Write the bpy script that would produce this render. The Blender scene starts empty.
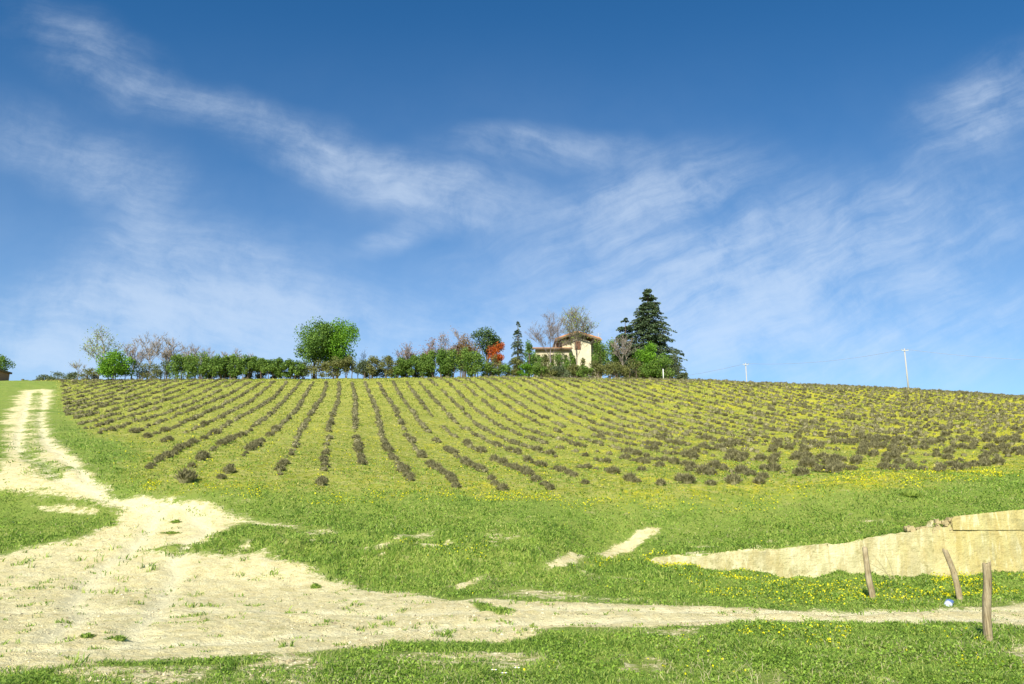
import bpy, math, random
import numpy as np
from mathutils import Vector, Matrix
R = math.radians
S = bpy.context.scene
COL = S.collection

# ------------------------------------------------------------ camera
EYE = 1.70                      # eye height over the ground at the photographer's feet
W_, H_, LENS = 1024, 684, 28.0
F = W_ * LENS / 36.0
PITCH = R(12.0)
cd = bpy.data.cameras.new('camera'); cam = bpy.data.objects.new('camera', cd); COL.objects.link(cam)
cam.location = (0, 0, EYE); cam.rotation_euler = (R(90) + PITCH, 0, 0)
cd.lens = LENS; cd.sensor_width = 36; cd.clip_end = 20000; cd.clip_start = 0.05
S.camera = cam

# ------------------------------------------------------------ sky, sun, exposure
SUN_EL, SUN_AZ = R(36), R(-162)   # azimuth measured from +Y towards +X: the sun is behind the camera, a little to the left
S.view_settings.view_transform = 'Standard'; S.view_settings.look = 'None'
S.view_settings.exposure = 0.66; S.view_settings.gamma = 1.0; S.view_settings.use_curve_mapping = False
world = bpy.data.worlds.new("World"); S.world = world; world.use_nodes = True
wt = world.node_tree; wt.nodes.clear()

class NT:
    """small node helper"""
    def __init__(s, t): s.t = t
    def n(s, kind, **kw):
        nd = s.t.nodes.new(kind)
        for k, v in kw.items():
            if k == 'i':
                for key, val in v.items():
                    if hasattr(val, 'is_output'): s.t.links.new(val, nd.inputs[key])
                    else: nd.inputs[key].default_value = val
            else: setattr(nd, k, v)
        return nd
    def m(s, op, a, b=None, c=None, clamp=False):
        d = {0: a}
        if b is not None: d[1] = b
        if c is not None: d[2] = c
        return s.n('ShaderNodeMath', operation=op, use_clamp=clamp, i=d).outputs[0]
    def mix(s, f, a, b, blend='MIX'):
        nd = s.n('ShaderNodeMix', data_type='RGBA', blend_type=blend)
        for k, v in ((0, f), (6, a), (7, b)):
            if hasattr(v, 'is_output'): s.t.links.new(v, nd.inputs[k])
            else: nd.inputs[k].default_value = v if k == 0 else (tuple(v) + (1,))[:4]
        return nd.outputs[2]
    def noise(s, vec, scale, detail=3, rough=.55, dist=0):
        return s.n('ShaderNodeTexNoise', i={'Vector': vec, 'Scale': scale, 'Detail': detail, 'Roughness': rough, 'Distortion': dist}).outputs[0]
    def rng(s, v, a, b, c=0., d=1., smooth=False):
        return s.n('ShaderNodeMapRange', interpolation_type='SMOOTHSTEP' if smooth else 'LINEAR', i={0: v, 1: a, 2: b, 3: c, 4: d}).outputs[0]

def pixdir(x, y):
    """world direction through a picture point"""
    cx, cy = (x - W_ / 2) / F, (H_ / 2 - y) / F
    d = np.array([cx, math.cos(PITCH) - cy * math.sin(PITCH), math.sin(PITCH) + cy * math.cos(PITCH)])
    return d

w = NT(wt)
tc = w.n('ShaderNodeTexCoord').outputs['Generated']
sky = w.n('ShaderNodeTexSky', sky_type='NISHITA', sun_disc=False, sun_elevation=SUN_EL, sun_rotation=SUN_AZ, altitude=1500, air_density=1.0, dust_density=0.6, ozone_density=3.2)
sep = w.n('ShaderNodeSeparateXYZ', i={0: tc})
ay = w.m('MAXIMUM', w.m('ABSOLUTE', sep.outputs[1]), .06)
ca = w.m('DIVIDE', sep.outputs[0], ay); ce = w.m('DIVIDE', sep.outputs[2], ay)
pl = w.n('ShaderNodeCombineXYZ', i={0: ca, 1: ce, 2: 0.0}).outputs[0]
wob = w.n('ShaderNodeTexNoise', i={'Vector': pl, 'Scale': 5.0, 'Detail': 3.0, 'Roughness': .6}).outputs[1]
wv = w.n('ShaderNodeVectorMath', operation='SUBTRACT', i={0: wob, 1: (.5, .5, .5)}).outputs[0]
wv = w.n('ShaderNodeVectorMath', operation='SCALE', i={0: wv, 'Scale': .07}).outputs[0]
plw = w.n('ShaderNodeVectorMath', operation='ADD', i={0: pl, 1: wv}).outputs[0]
# cirrus patches: where (as a direction), half length, half width, tilt, weight, which streak field
CLOUDS = [
 (90, 55, 80, 32, -28, .42, 0), (185, 96, 75, 20, -10, .46, 0), (300, 140, 80, 26, -14, .48, 0), (370, 172, 80, 26, -10, .56, 0),
 (455, 198, 95, 30, -4, .66, 0), (388, 240, 40, 14, 15, .5, 0), (70, 150, 130, 32, -18, .34, 0), (135, 185, 60, 45, -50, .24, 0),
 (200, 285, 150, 62, -6, .85, 0), (90, 345, 230, 60, 0, .9, 0), (250, 340, 200, 50, 0, .45, 0), (545, 148, 95, 20, -2, .52, 0), (500, 330, 240, 60, 0, .35, 0),
 (660, 185, 100, 34, 22, .52, 1), (640, 245, 190, 70, 14, .66, 1), (760, 275, 260, 66, 20, .68, 1), (720, 330, 240, 60, 14, .45, 1), (900, 340, 210, 56, 6, .75, 1),
 (1000, 105, 95, 42, 28, .62, 1), (985, 240, 110, 30, 27, .34, 1), (860, 250, 160, 34, 24, .3, 1)]
acc = [None, None]
for (x, y, L, B, ang, wt_, side) in CLOUDS:
    d = pixdir(x, y); e = d[2] / d[1]; k = (1 + e * e) / F * 1.02
    mp = w.n('ShaderNodeMapping', vector_type='TEXTURE', i={'Vector': plw, 'Location': (d[0] / d[1], e, 0), 'Rotation': (0, 0, R(ang)), 'Scale': (L * k * 1.35, B * k * 1.45, 1)}).outputs[0]
    ln = w.n('ShaderNodeVectorMath', operation='LENGTH', i={0: mp}).outputs['Value']
    v = w.rng(ln, 0., 1., wt_, 0., smooth=True)
    acc[side] = v if acc[side] is None else w.m('ADD', acc[side], v)
def streak(rot, sx, sy, off):
    mp = w.n('ShaderNodeMapping', vector_type='TEXTURE', i={'Vector': plw, 'Location': (off, off * .3, 0), 'Rotation': (0, 0, R(rot)), 'Scale': (sx, sy, 1)}).outputs[0]
    a = w.noise(mp, 1.0, 9, .64, .12)
    b = w.noise(w.n('ShaderNodeMapping', i={'Vector': mp, 'Scale': (2.5, 4.5, 1)}).outputs[0], 1.0, 8, .65)
    return w.m('MULTIPLY', w.rng(a, .32, .70, .10, 1.5), w.rng(b, .3, .7, .62, 1.35))
s0 = streak(-14, .34, .10, .2); s1 = streak(24, .40, .075, .7)
puff = w.rng(w.noise(plw, 9.0, 9, .68, .1), .32, .68, .22, 1.45)
c0 = w.m('MULTIPLY', w.m('MULTIPLY', acc[0], s0), puff); c1 = w.m('MULTIPLY', w.m('MULTIPLY', acc[1], s1), puff)
veil = w.m('MULTIPLY', w.rng(ce, .72, .10, 0., .34, smooth=True), w.rng(w.noise(plw, 3.0, 6, .6), .25, .75, .35, 1.4))
cl = w.m('MULTIPLY', w.m('TANH', w.m('ADD', w.m('ADD', c0, c1), veil)), .60)
skyc = w.n('ShaderNodeHueSaturation', i={'Hue': .498, 'Saturation': 1.28, 'Value': 1.10, 'Color': sky.outputs[0]}).outputs[0]
col = w.mix(cl, skyc, (6.3, 7.2, 8.3))
bg = w.n('ShaderNodeBackground', i={0: col, 1: 0.080})
out = w.n('ShaderNodeOutputWorld', i={0: bg.outputs[0]})

sl = bpy.data.lights.new('sun', 'SUN'); sl.energy = 4.7; sl.angle = R(.53); sl.color = (1.0, .955, .82)
so = bpy.data.objects.new('sun', sl); COL.objects.link(so)
sd = Vector((math.sin(SUN_AZ) * math.cos(SUN_EL), math.cos(SUN_AZ) * math.cos(SUN_EL), math.sin(SUN_EL)))
so.rotation_euler = sd.to_track_quat('Z', 'Y').to_euler(); so.location = (-20, -40, 40)

# ------------------------------------------------------------ helpers
rs = np.random.RandomState(7); random.seed(7)
def smooth(a, b, x):
    t = np.clip((np.asarray(x, float) - a) / (b - a), 0, 1); return t * t * (3 - 2 * t)
def _h(i, j, seed):
    n = (i.astype(np.int64) * 374761393 + j.astype(np.int64) * 668265263 + seed * 974711) & 0x7fffffff
    n = ((n ^ (n >> 13)) * 1274126177) & 0x7fffffff
    return ((n ^ (n >> 16)) & 0xffff) / 65535.0
def vnoise(x, y, seed=0):
    x = np.asarray(x, float); y = np.asarray(y, float)
    i = np.floor(x); j = np.floor(y); u = x - i; v = y - j; u = u * u * (3 - 2 * u); v = v * v * (3 - 2 * v)
    a, b, c, d = _h(i, j, seed), _h(i + 1, j, seed), _h(i, j + 1, seed), _h(i + 1, j + 1, seed)
    return (a * (1 - u) + b * u) * (1 - v) + (c * (1 - u) + d * u) * v
def fbm(x, y, sc, oc=4, seed=0):
    t = 0; amp = 1; s = 0
    for o in range(oc):
        t = t + amp * vnoise(np.asarray(x) * sc + 17.3 * o, np.asarray(y) * sc - 9.1 * o, seed + o); s += amp; amp *= .5; sc *= 2.03
    return t / s

def tag(o, label=None, cat=None, group=None, kind=None):
    if label: o['label'] = label
    if cat: o['category'] = cat
    if group: o['group'] = group
    if kind: o['kind'] = kind
    return o
def mesh(name, v, f, mat, shade=False, attrs=None):
    """fast mesh from an (n,3) array and an (m,3|4) face array or list of such arrays"""
    fl = f if isinstance(f, list) else [f]
    fl = [np.asarray(a, dtype=np.int32) for a in fl if len(a)]
    me = bpy.data.meshes.new(name); v = np.asarray(v, dtype=np.float32)
    me.vertices.add(len(v)); me.vertices.foreach_set('co', v.ravel())
    loops = np.concatenate([a.ravel() for a in fl]); tot = np.concatenate([np.full(len(a), a.shape[1], np.int32) for a in fl])
    me.loops.add(len(loops)); me.loops.foreach_set('vertex_index', loops)
    me.polygons.add(len(tot)); st = np.concatenate([[0], np.cumsum(tot)[:-1]]).astype(np.int32)
    me.polygons.foreach_set('loop_start', st); me.polygons.foreach_set('loop_total', tot)
    me.polygons.foreach_set('use_smooth', np.full(len(tot), shade, bool))
    for k, a in (attrs or {}).items():
        at = me.attributes.new(k, 'FLOAT', 'POINT'); at.data.foreach_set('value', np.asarray(a, np.float32).ravel())
    me.materials.append(mat); me.update(calc_edges=True); me.validate()
    return me
def obj(name, me, parent=None, loc=None):
    o = bpy.data.objects.new(name, me); COL.objects.link(o)
    if parent: o.parent = parent
    if loc is not None: o.location = loc
    return o
def empty(name, loc, rz=0):
    o = bpy.data.objects.new(name, None); COL.objects.link(o); o.location = loc; o.rotation_euler = (0, 0, rz); o.empty_display_size = .3; return o
def dup(root, loc, rz=0, sc=1.0):
    r = root.copy(); COL.objects.link(r); r.location = loc; r.rotation_euler = (0, 0, rz); r.scale = (sc, sc, sc) if not hasattr(sc, '__len__') else sc
    for ch in list(root.children):
        c = ch.copy(); COL.objects.link(c); c.parent = r
        for g in ch.children:
            d = g.copy(); COL.objects.link(d); d.parent = c
    return r
class MB:
    """collects shapes into one mesh"""
    def __init__(s): s.v = []; s.f3 = []; s.f4 = []; s.n = 0
    def add(s, v, f3=None, f4=None):
        v = np.asarray(v, float); s.v.append(v)
        if f3 is not None and len(f3): s.f3.append(np.asarray(f3) + s.n)
        if f4 is not None and len(f4): s.f4.append(np.asarray(f4) + s.n)
        s.n += len(v)
    def box(s, x0, x1, y0, y1, z0, z1):
        v = [(x, y, z) for z in (z0, z1) for y in (y0, y1) for x in (x0, x1)]
        s.add(v, f4=[(0, 2, 3, 1), (4, 5, 7, 6), (0, 1, 5, 4), (2, 6, 7, 3), (0, 4, 6, 2), (1, 3, 7, 5)])
    def prism(s, poly, n0, n1):
        """poly: list of 3-D points (a flat face), extruded by vector n1-n0"""
        p = np.asarray(poly, float); k = len(p); a = p + n0; b = p + n1
        s.add(np.vstack([a, b]), f4=[(i, (i + 1) % k, k + (i + 1) % k, k + i) for i in range(k)])
        c = len(s.v) - 1; base = s.n - 2 * k
        if k == 4: s.f4.append(np.array([(base + 3, base + 2, base + 1, base), (base + k, base + k + 1, base + k + 2, base + k + 3)]))
        else: s.f3.append(np.array([(base, base + i + 1, base + i) for i in range(1, k - 1)] + [(base + k, base + k + i, base + k + i + 1) for i in range(1, k - 1)]))
    def tube(s, pts, rad, seg=6, cap=True):
        p = np.asarray(pts, float); n = len(p); rad = np.broadcast_to(rad, (n,)) if not hasattr(rad, '__len__') else np.asarray(rad, float)
        d = np.gradient(p, axis=0); d /= np.linalg.norm(d, axis=1)[:, None] + 1e-9
        up = np.where(np.abs(d[:, 2:3]) > .9, np.array([[1., 0, 0]]), np.array([[0, 0, 1.]]))
        a = np.cross(d, up); a /= np.linalg.norm(a, axis=1)[:, None] + 1e-9; b = np.cross(d, a)
        th = np.arange(seg) * 2 * np.pi / seg
        ring = p[:, None] + rad[:, None, None] * (a[:, None] * np.cos(th)[None, :, None] + b[:, None] * np.sin(th)[None, :, None])
        v = ring.reshape(-1, 3); i = np.arange(n - 1)[:, None] * seg; j = np.arange(seg)[None]; j2 = (j + 1) % seg
        f = np.stack([i + j, i + j2, i + seg + j2, i + seg + j], -1).reshape(-1, 4)
        f3 = None
        if cap:
            v = np.vstack([v, p[:1], p[-1:]]); k = n * seg; q = np.arange(seg); q2 = (q + 1) % seg
            f3 = np.vstack([np.stack([q2, q, np.full(seg, k)], -1), np.stack([(n - 1) * seg + q, (n - 1) * seg + q2, np.full(seg, k + 1)], -1)])
        s.add(v, f3, f)
    def cards(s, c, size, flat=.0, asp=1.0, rng=None):
        """randomly turned leaf quads centred at the points c"""
        rng = rng or rs; c = np.asarray(c, float); n = len(c)
        nm = rng.normal(size=(n, 3)); nm[:, 2] += flat; nm /= np.linalg.norm(nm, axis=1)[:, None]
        t = np.cross(nm, rng.normal(size=(n, 3))); t /= np.linalg.norm(t, axis=1)[:, None] + 1e-9; b = np.cross(nm, t)
        sz = (np.broadcast_to(size, (n,)) * rng.uniform(.6, 1.3, n))[:, None] * .5
        t = t * sz * asp; b = b * sz
        v = np.stack([c - t, c - b * .8, c + t, c + b * .8], 1).reshape(-1, 3)
        s.add(v, f4=np.arange(4 * n).reshape(-1, 4))
    def arr(s):
        return np.vstack(s.v), [np.vstack(a) for a in (s.f3, s.f4) if a]
    def build(s, name, mat, parent=None, shade=False, loc=None):
        v, f = s.arr(); return obj(name, mesh(name, v, f, mat, shade), parent, loc)

# ------------------------------------------------------------ materials
def material(name):
    m = bpy.data.materials.new(name); m.use_nodes = True; m.node_tree.nodes.clear(); return m, NT(m.node_tree)
def finish(t, col, rough=.9, bump=None, bstr=.5, bdist=.02, trans=0, spec=.2):
    d = {'Base Color': col, 'Roughness': rough, 'Specular IOR Level': spec}
    if bump is not None:
        d['Normal'] = t.n('ShaderNodeBump', i={'Strength': bstr, 'Distance': bdist, 'Height': bump}).outputs[0]
    p = t.n('ShaderNodeBsdfPrincipled', i=d).outputs[0]
    if trans:
        tr = t.n('ShaderNodeBsdfTranslucent', i={0: col}).outputs[0]
        p = t.n('ShaderNodeMixShader', i={0: trans, 1: p, 2: tr}).outputs[0]
    t.n('ShaderNodeOutputMaterial', i={0: p})
def leafmat(name, cols, trans=.25, rough=.7, scale=.6, det=3):
    """foliage: each leaf its own tone picked from the kind's colours, plus slow drift through the crown"""
    m, t = material(name)
    g = t.n('ShaderNodeNewGeometry'); r = g.outputs['Random Per Island']
    nz = t.noise(t.n('ShaderNodeTexCoord').outputs['Object'], scale, det, .55 if det == 3 else .78)
    v = t.m('ADD', t.m('MULTIPLY', r, .75), t.m('MULTIPLY', t.m('SUBTRACT', nz, .5), .9), clamp=True)
    cr = t.n('ShaderNodeValToRGB', i={0: v}); e = cr.color_ramp.elements
    while len(e) < len(cols): e.new(.5)
    for k, c in enumerate(cols): e[k].position = k / (len(cols) - 1); e[k].color = tuple(c) + (1,)
    finish(t, cr.outputs[0], rough, trans=trans, spec=.25); return m
def barkmat(name, a, b, scale=3.):
    m, t = material(name)
    tcn = t.n('ShaderNodeTexCoord').outputs['Object']
    mp = t.n('ShaderNodeMapping', i={'Vector': tcn, 'Scale': (1, 1, .15)}).outputs[0]
    n1 = t.noise(mp, scale * 4, 5, .65); finish(t, t.mix(t.rng(n1, .3, .7), a, b), .95, n1, .8, .02); return m
def plain(name, a, b, scale=8., rough=.8, bump=.3):
    m, t = material(name); tcn = t.n('ShaderNodeTexCoord').outputs['Object']
    n1 = t.noise(tcn, scale, 5, .6); finish(t, t.mix(n1, a, b), rough, n1, bump, .02); return m

# ------------------------------------------------------------ the land
# heights are relative to the eye; knots of the section through the slope
def pchip(xk, yk):
    xk = np.array(xk, float); yk = np.array(yk, float); h = np.diff(xk); dl = np.diff(yk) / h
    m = np.zeros(len(xk)); m[0], m[-1] = dl[0], dl[-1]
    for i in range(1, len(xk) - 1):
        if dl[i - 1] * dl[i] > 0:
            w1, w2 = 2 * h[i] + h[i - 1], h[i] + 2 * h[i - 1]; m[i] = (w1 + w2) / (w1 / dl[i - 1] + w2 / dl[i])
    def f(x):
        x = np.asarray(x, float); i = np.clip(np.searchsorted(xk, x) - 1, 0, len(xk) - 2); t = np.clip((x - xk[i]) / h[i], 0, 1)
        return (yk[i] * (1 + 2 * t) * (1 - t) ** 2 + h[i] * m[i] * t * (1 - t) ** 2 + yk[i + 1] * t * t * (3 - 2 * t) + h[i] * m[i + 1] * t * t * (t - 1))
    return f
FAR = [(125, 18.7), (140, 18.9), (200, 13), (400, -8), (1500, -60), (6000, -160)]
KC = [(-60, -2.2), (0, -1.7), (8, -1.72), (17, -1.68), (18.2, -1.55), (19.6, -1.15), (21.5, -.62), (24, -.25), (29.5, 1.15), (35.4, 1.95), (42, 2.98), (59, 5.9), (80, 10.7), (103, 16.3), (112, 17.6)] + FAR
KL = [(-60, -2.2), (0, -1.7), (8, -1.72), (14, -1.7), (20, -1.25), (24, -.45), (28, 1.15), (32.4, 2.1), (43, 3.95), (57, 6.65), (80, 11.2), (103, 16.3), (112, 17.75)] + FAR
PC = pchip(*zip(*KC)); PL = pchip(*zip(*KL))
LX = lambda X: np.interp(X, [3.3, 5, 7, 40], [-1.38, -1.5, -1.65, -1.65])
TX = lambda X: np.interp(X, [3.3, 3.64, 5, 7.07, 8.65, 10.0, 10.98, 11.08, 13.5, 22, 40], [-1.38, -1.17, -1.1, -.92, -.77, -.52, -.42, -.18, .08, .3, .3])
def YW(X): return 21.0 - np.clip((np.asarray(X, float) - 3.6) * .05, 0, 1.0) + .12 * np.sin(np.asarray(X) * .9) * smooth(3.3, 5, X)
CREST = None
def base(X, Y):
    X = np.asarray(X, float); Y = np.asarray(Y, float)
    wl = smooth(-3, -12, X) if False else smooth(3, 12, -X)
    P = PC(Y) * (1 - wl) + PL(Y) * wl
    b = smooth(.4, 3.3, X); yw = YW(X)
    low = np.where(Y < 17, P, P * (1 - smooth(17, 19, Y)) + LX(X) * smooth(17, 19, Y))
    mound = .36 * np.exp(-((X - 12.6) / 2.3) ** 2 - ((Y - 19.0) / .9) ** 2) + .13 * np.exp(-((X - 8.3) / 1.1) ** 2 - ((Y - 19.3) / .8) ** 2) + .10 * np.exp(-((X - 5.6) / 1.4) ** 2 - ((Y - 19.6) / .9) ** 2)
    low = low + mound
    s = smooth(0, 6.5, Y - yw); hi = TX(X) * (1 - s) + PC(np.maximum(Y, yw)) * s
    hi = hi + .32 * np.exp(-((X - 13.5) / 6.) ** 2 - ((Y - 27.5) / 3.2) ** 2)
    right = np.where(Y < yw, low, hi)
    z = P * (1 - b) + right * b
    a = X / np.maximum(Y, 5)
    if CREST is not None:
        z = z + np.interp(a, CREST[0], CREST[1]) * smooth(55, 108, Y)
    return z
def relief(X, Y):
    d = smooth(2, 14, Y)
    n = (fbm(X, Y, .35, 3, 3) - .5) * .26 + (fbm(X, Y, 1.6, 3, 9) - .5) * .13
    lip = np.exp(-((Y - 20.5) / 2.6) ** 2) * smooth(-16, -6, X) * (fbm(X, Y, 1.0, 4, 21) - .5) * .62
    far = smooth(110, 160, Y) * (fbm(X, Y, .02, 3, 33) - .5) * 5.0
    return n * d * (1 - .6 * np.asarray(BARE(X, Y))) + lip * (1 - np.asarray(BARE(X, Y))) + far - .045 * RUT(X, Y) + ((fbm(X, Y, 2.6, 3, 71) - .5) * .07 + (fbm(X, Y, 8., 2, 73) - .5) * .03) * np.asarray(BARE(X, Y)) * (1 - smooth(40, 60, Y))
BARE = lambda X, Y: np.zeros(np.broadcast(X, Y).shape)
RUT = lambda X, Y: np.zeros(np.broadcast(X, Y).shape)
def pix(X, Y, Z):
    """picture point of a place (Z relative to the eye)"""
    c, s = math.cos(PITCH), math.sin(PITCH); dpt = Y * c + Z * s; u = Z * c - Y * s
    return W_ / 2 + F * X / dpt, H_ / 2 - F * u / dpt
# the crest line of the hill as elevation per direction
cx = [(-80, 385), (0, 381), (100, 380.5), (300, 379.5), (512, 377.5), (690, 380.5), (800, 385), (900, 389.5), (1024, 397), (1150, 405)]
aa = np.linspace(-1.2, 1.2, 49); Ys = np.linspace(70, 135, 131); adj = np.zeros(49)
for it in range(8):
    CREST = (aa, adj)
    for k, a in enumerate(aa):
        z = base(a * Ys, Ys); px, py = pix(a * Ys, Ys, z); j = py.argmin()
        ty = np.interp(px[j], *zip(*cx)) - (0.0)
        adj[k] += (py[j] - ty) * Ys[j] / F * .9
CREST = (aa, adj)

def hitpix(x, y, ymin=5., ymax=160.):
    """where the line of sight through a picture point meets the land"""
    d = pixdir(x, y); t = np.concatenate([np.arange(ymin, 40, .02), np.arange(40, ymax, .1)]) / d[1]
    z = base(d[0] * t, d[1] * t); diff = d[2] * t - z; j = np.argmax(diff <= 0)
    if diff[j] > 0: j = len(t) - 1
    return d[0] * t[j], d[1] * t[j]
def P2(l): return np.array([hitpix(x, y) for x, y in l])

def sdf(poly, X, Y):
    X = np.asarray(X, float); Y = np.asarray(Y, float); d2 = np.full(X.shape, 1e9); ins = np.zeros(X.shape, bool); n = len(poly)
    for i in range(n):
        ax, ay = poly[i]; bx, by = poly[(i + 1) % n]; ex, ey = bx - ax, by - ay
        t = np.clip(((X - ax) * ex + (Y - ay) * ey) / (ex * ex + ey * ey + 1e-12), 0, 1)
        d2 = np.minimum(d2, (X - ax - t * ex) ** 2 + (Y - ay - t * ey) ** 2)
        c = ((ay > Y) != (by > Y)); xx = ax + (Y - ay) / (by - ay + 1e-12) * ex; ins ^= c & (X < xx)
    return np.where(ins, 1, -1) * np.sqrt(d2)

# outlines of the bare earth, walked round on the ground
MAIN = P2([(-260, 548), (-60, 556), (0, 555), (18, 549), (59, 544), (88, 540), (100, 531), (113, 529), (118, 519), (123, 510), (97, 503), (70, 497), (35, 493), (0, 490), (-60, 488), (-70, 470),
  (1, 471), (6, 450), (6, 425), (9, 410), (17, 398), (23, 390), (53, 390), (50, 403), (44, 418), (53, 439), (67, 450), (85, 468), (103, 485), (117, 497), (164, 499), (205, 504.6), (234, 513), (252, 521),
  (292, 526), (292, 529), (243, 525), (229, 526.6), (217, 538), (188, 547.7), (147, 551.5), (176, 554), (229, 553), (267, 553), (288, 563), (329, 578), (364, 590), (411, 594), (449, 601), (484, 600), (557, 603),
  (645, 604), (740, 607), (850, 609), (936, 609), (983, 607), (1024, 603), (1200, 596), (1200, 640), (1024, 630), (975, 622.6), (897, 620.6), (780, 624.5), (678, 626.5), (616, 628), (560, 629),
  (520, 636), (440, 641), (390, 645), (346, 650), (288, 657), (229, 658.5), (157, 662), (112, 663), (67, 667), (34, 673), (0, 677), (-260, 690)])
ISLAND = P2([(467, 603), (490, 606), (513, 615), (500, 617), (480, 611)])
PB = P2([(545.5, 567), (557, 559), (572, 551), (586.5, 554.5), (575, 563), (563, 568.5)])
PB2 = P2([(594, 551.5), (616, 543), (633, 535), (651, 528), (664, 526.6), (651, 537), (639, 546), (622, 553), (607, 557)])
PC_ = P2([(452, 592), (455, 584), (470, 578), (486, 573.5), (481, 581), (464, 589)])
PD = P2([(575, 566), (590, 571), (640, 583), (636, 585), (580, 574)])
WEAK = [P2(p) for p in ([(300, 531), (330, 528), (340, 531), (310, 535)], [(395, 535), (430, 532), (434, 536), (400, 538)], [(360, 546), (388, 543), (390, 549), (368, 552)], [(455, 533), (500, 531), (500, 536), (460, 537)],
  [(30, 507), (60, 505), (98, 512), (96, 517), (50, 513)], [(690, 549), (730, 547), (728, 551), (700, 553)], [(860, 521), (885, 519), (885, 522), (865, 523)],
  [(220, 553), (236, 546), (243, 551), (240, 556)], [(390, 656), (460, 648), (520, 650), (520, 660), (440, 665)], [(240, 668), (300, 660), (330, 664), (280, 675), (245, 678)],
  [(480, 660), (540, 655), (540, 664), (490, 668)], [(650, 631), (700, 629), (690, 637), (640, 636)], [(1005, 655), (1024, 640), (1040, 650), (1024, 665)], [(60, 672), (140, 668), (220, 666), (200, 684), (60, 690)],
  [(0, 425), (22, 405), (30, 390), (36, 392), (24, 420), (8, 440)], [(280, 640), (330, 668), (300, 690), (230, 684)], [(520, 588), (640, 600), (600, 603), (500, 598)])]
RUTWEED = [P2(p) for p in ([(25, 425), (33, 386), (42, 386), (41, 430), (40, 455), (46, 466), (30, 478), (20, 460)], [(30, 470), (50, 462), (70, 466), (66, 478), (40, 482)], [(40, 484), (58, 488), (50, 492), (36, 490)])]
def bare_raw(X, Y):
    X = np.asarray(X, float); Y = np.asarray(Y, float); wd = .42 + .022 * np.abs(Y)
    m = .5 + sdf(MAIN, X, Y) / (2 * wd)
    m = np.minimum(m, .5 - sdf(ISLAND, X, Y) / .5)
    m = np.clip(m, 0, 1)
    for p in (PB, PB2, PC_): m = np.maximum(m, np.clip(.49 + sdf(p, X, Y) / .8, 0, 1))
    m = np.maximum(m, np.clip(.42 + sdf(PD, X, Y) / .6, 0, .5))
    for p in WEAK: m = np.maximum(m, np.clip(.46 + sdf(p, X, Y) / 1.0, 0, .52))
    for p in RUTWEED: m = np.minimum(m, np.clip(.56 - sdf(p, X, Y) / 2.2, .485, 1))
    sp = fbm(X, Y * 1.0, 1.9, 3, 511); bk_ = np.exp(-((Y - 20.8) / 2.2) ** 2) * smooth(-14, -8, X) + .8 * smooth(12, 10, Y) + .45 * smooth(3.5, 5, X) * np.exp(-((Y - 23) / 2.) ** 2)
    m = np.maximum(m, np.clip(bk_, 0, 1) * np.clip((sp - .60) * 5, 0, .58))
    # the crumbled strip along the brow of the cut bank
    br = smooth(3.4, 4.2, X) * (1 - smooth(11.3, 12.2, X)) * np.exp(-((Y - YW(X) - .15) / .55) ** 2)
    return np.maximum(m, br * (.42 + .35 * fbm(X, Y, 1.3, 2, 5)))
_gx = np.linspace(-45, 45, 901); _gy = np.concatenate([np.linspace(3, 45, 841), np.linspace(45.4, 125, 200)])
_G = bare_raw(*np.meshgrid(_gx, _gy))
_far = P2([(0, 490), (53, 389)])
def BARE(X, Y):
    X, Y = np.broadcast_arrays(np.asarray(X, float), np.asarray(Y, float))
    # bilinear lookup; beyond the table the exact function
    fx = np.clip((X + 45) / .1, 0, 899.999); fy = np.interp(Y, _gy, np.arange(len(_gy))); fy = np.clip(fy, 0, len(_gy) - 1.001)
    i = fx.astype(int); j = fy.astype(int); u = fx - i; v = fy - j
    g = (_G[j, i] * (1 - u) + _G[j, i + 1] * u) * (1 - v) + (_G[j + 1, i] * (1 - u) + _G[j + 1, i + 1] * u) * v
    if X.ndim == 0: return float(g) if abs(X) < 45 else float(bare_raw(X, Y))
    far = (np.abs(X) > 44.9) & (Y > 3) & (Y < 130)
    if far.any(): g = g.copy(); g[far] = bare_raw(X[far], Y[far])
    return g
def ground(X, Y): return base(X, Y) + relief(X, Y) + EYE       # world height
WHEEL = [P2(p) for p in ([(-100, 652), (0, 650), (250, 640), (450, 626), (620, 619), (800, 617), (1024, 620), (1100, 622)], [(-100, 615), (0, 612), (250, 612), (420, 613), (600, 609), (800, 611), (1024, 610), (1100, 609)],
  [(60, 640), (90, 580), (150, 540), (160, 515), (110, 500), (50, 478), (18, 450), (22, 420), (30, 392)], [(140, 640), (170, 575), (210, 530), (195, 510), (140, 502), (85, 480), (52, 450), (40, 420), (46, 392)])]
def seg_d(pl_, X, Y):
    d2 = np.full(np.shape(X), 1e9)
    for i in range(len(pl_) - 1):
        ax, ay = pl_[i]; bx, by = pl_[i + 1]; ex, ey = bx - ax, by - ay; t = np.clip(((X - ax) * ex + (Y - ay) * ey) / (ex * ex + ey * ey), 0, 1)
        d2 = np.minimum(d2, (X - ax - t * ex) ** 2 + (Y - ay - t * ey) ** 2)
    return np.sqrt(d2)
def RUT(X, Y):
    X, Y = np.broadcast_arrays(np.asarray(X, float), np.asarray(Y, float)); wx = X + (fbm(X, Y, .5, 2, 81) - .5) * .5; wy = Y + (fbm(X, Y, .5, 2, 83) - .5) * .5
    out = np.zeros(X.shape)
    for p in WHEEL: out = np.maximum(out, np.exp(-(seg_d(p, wx, wy) / .22) ** 2))
    return out
def G1(X, Y): return float(ground(np.array([X]), np.array([Y]))[0])

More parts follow.
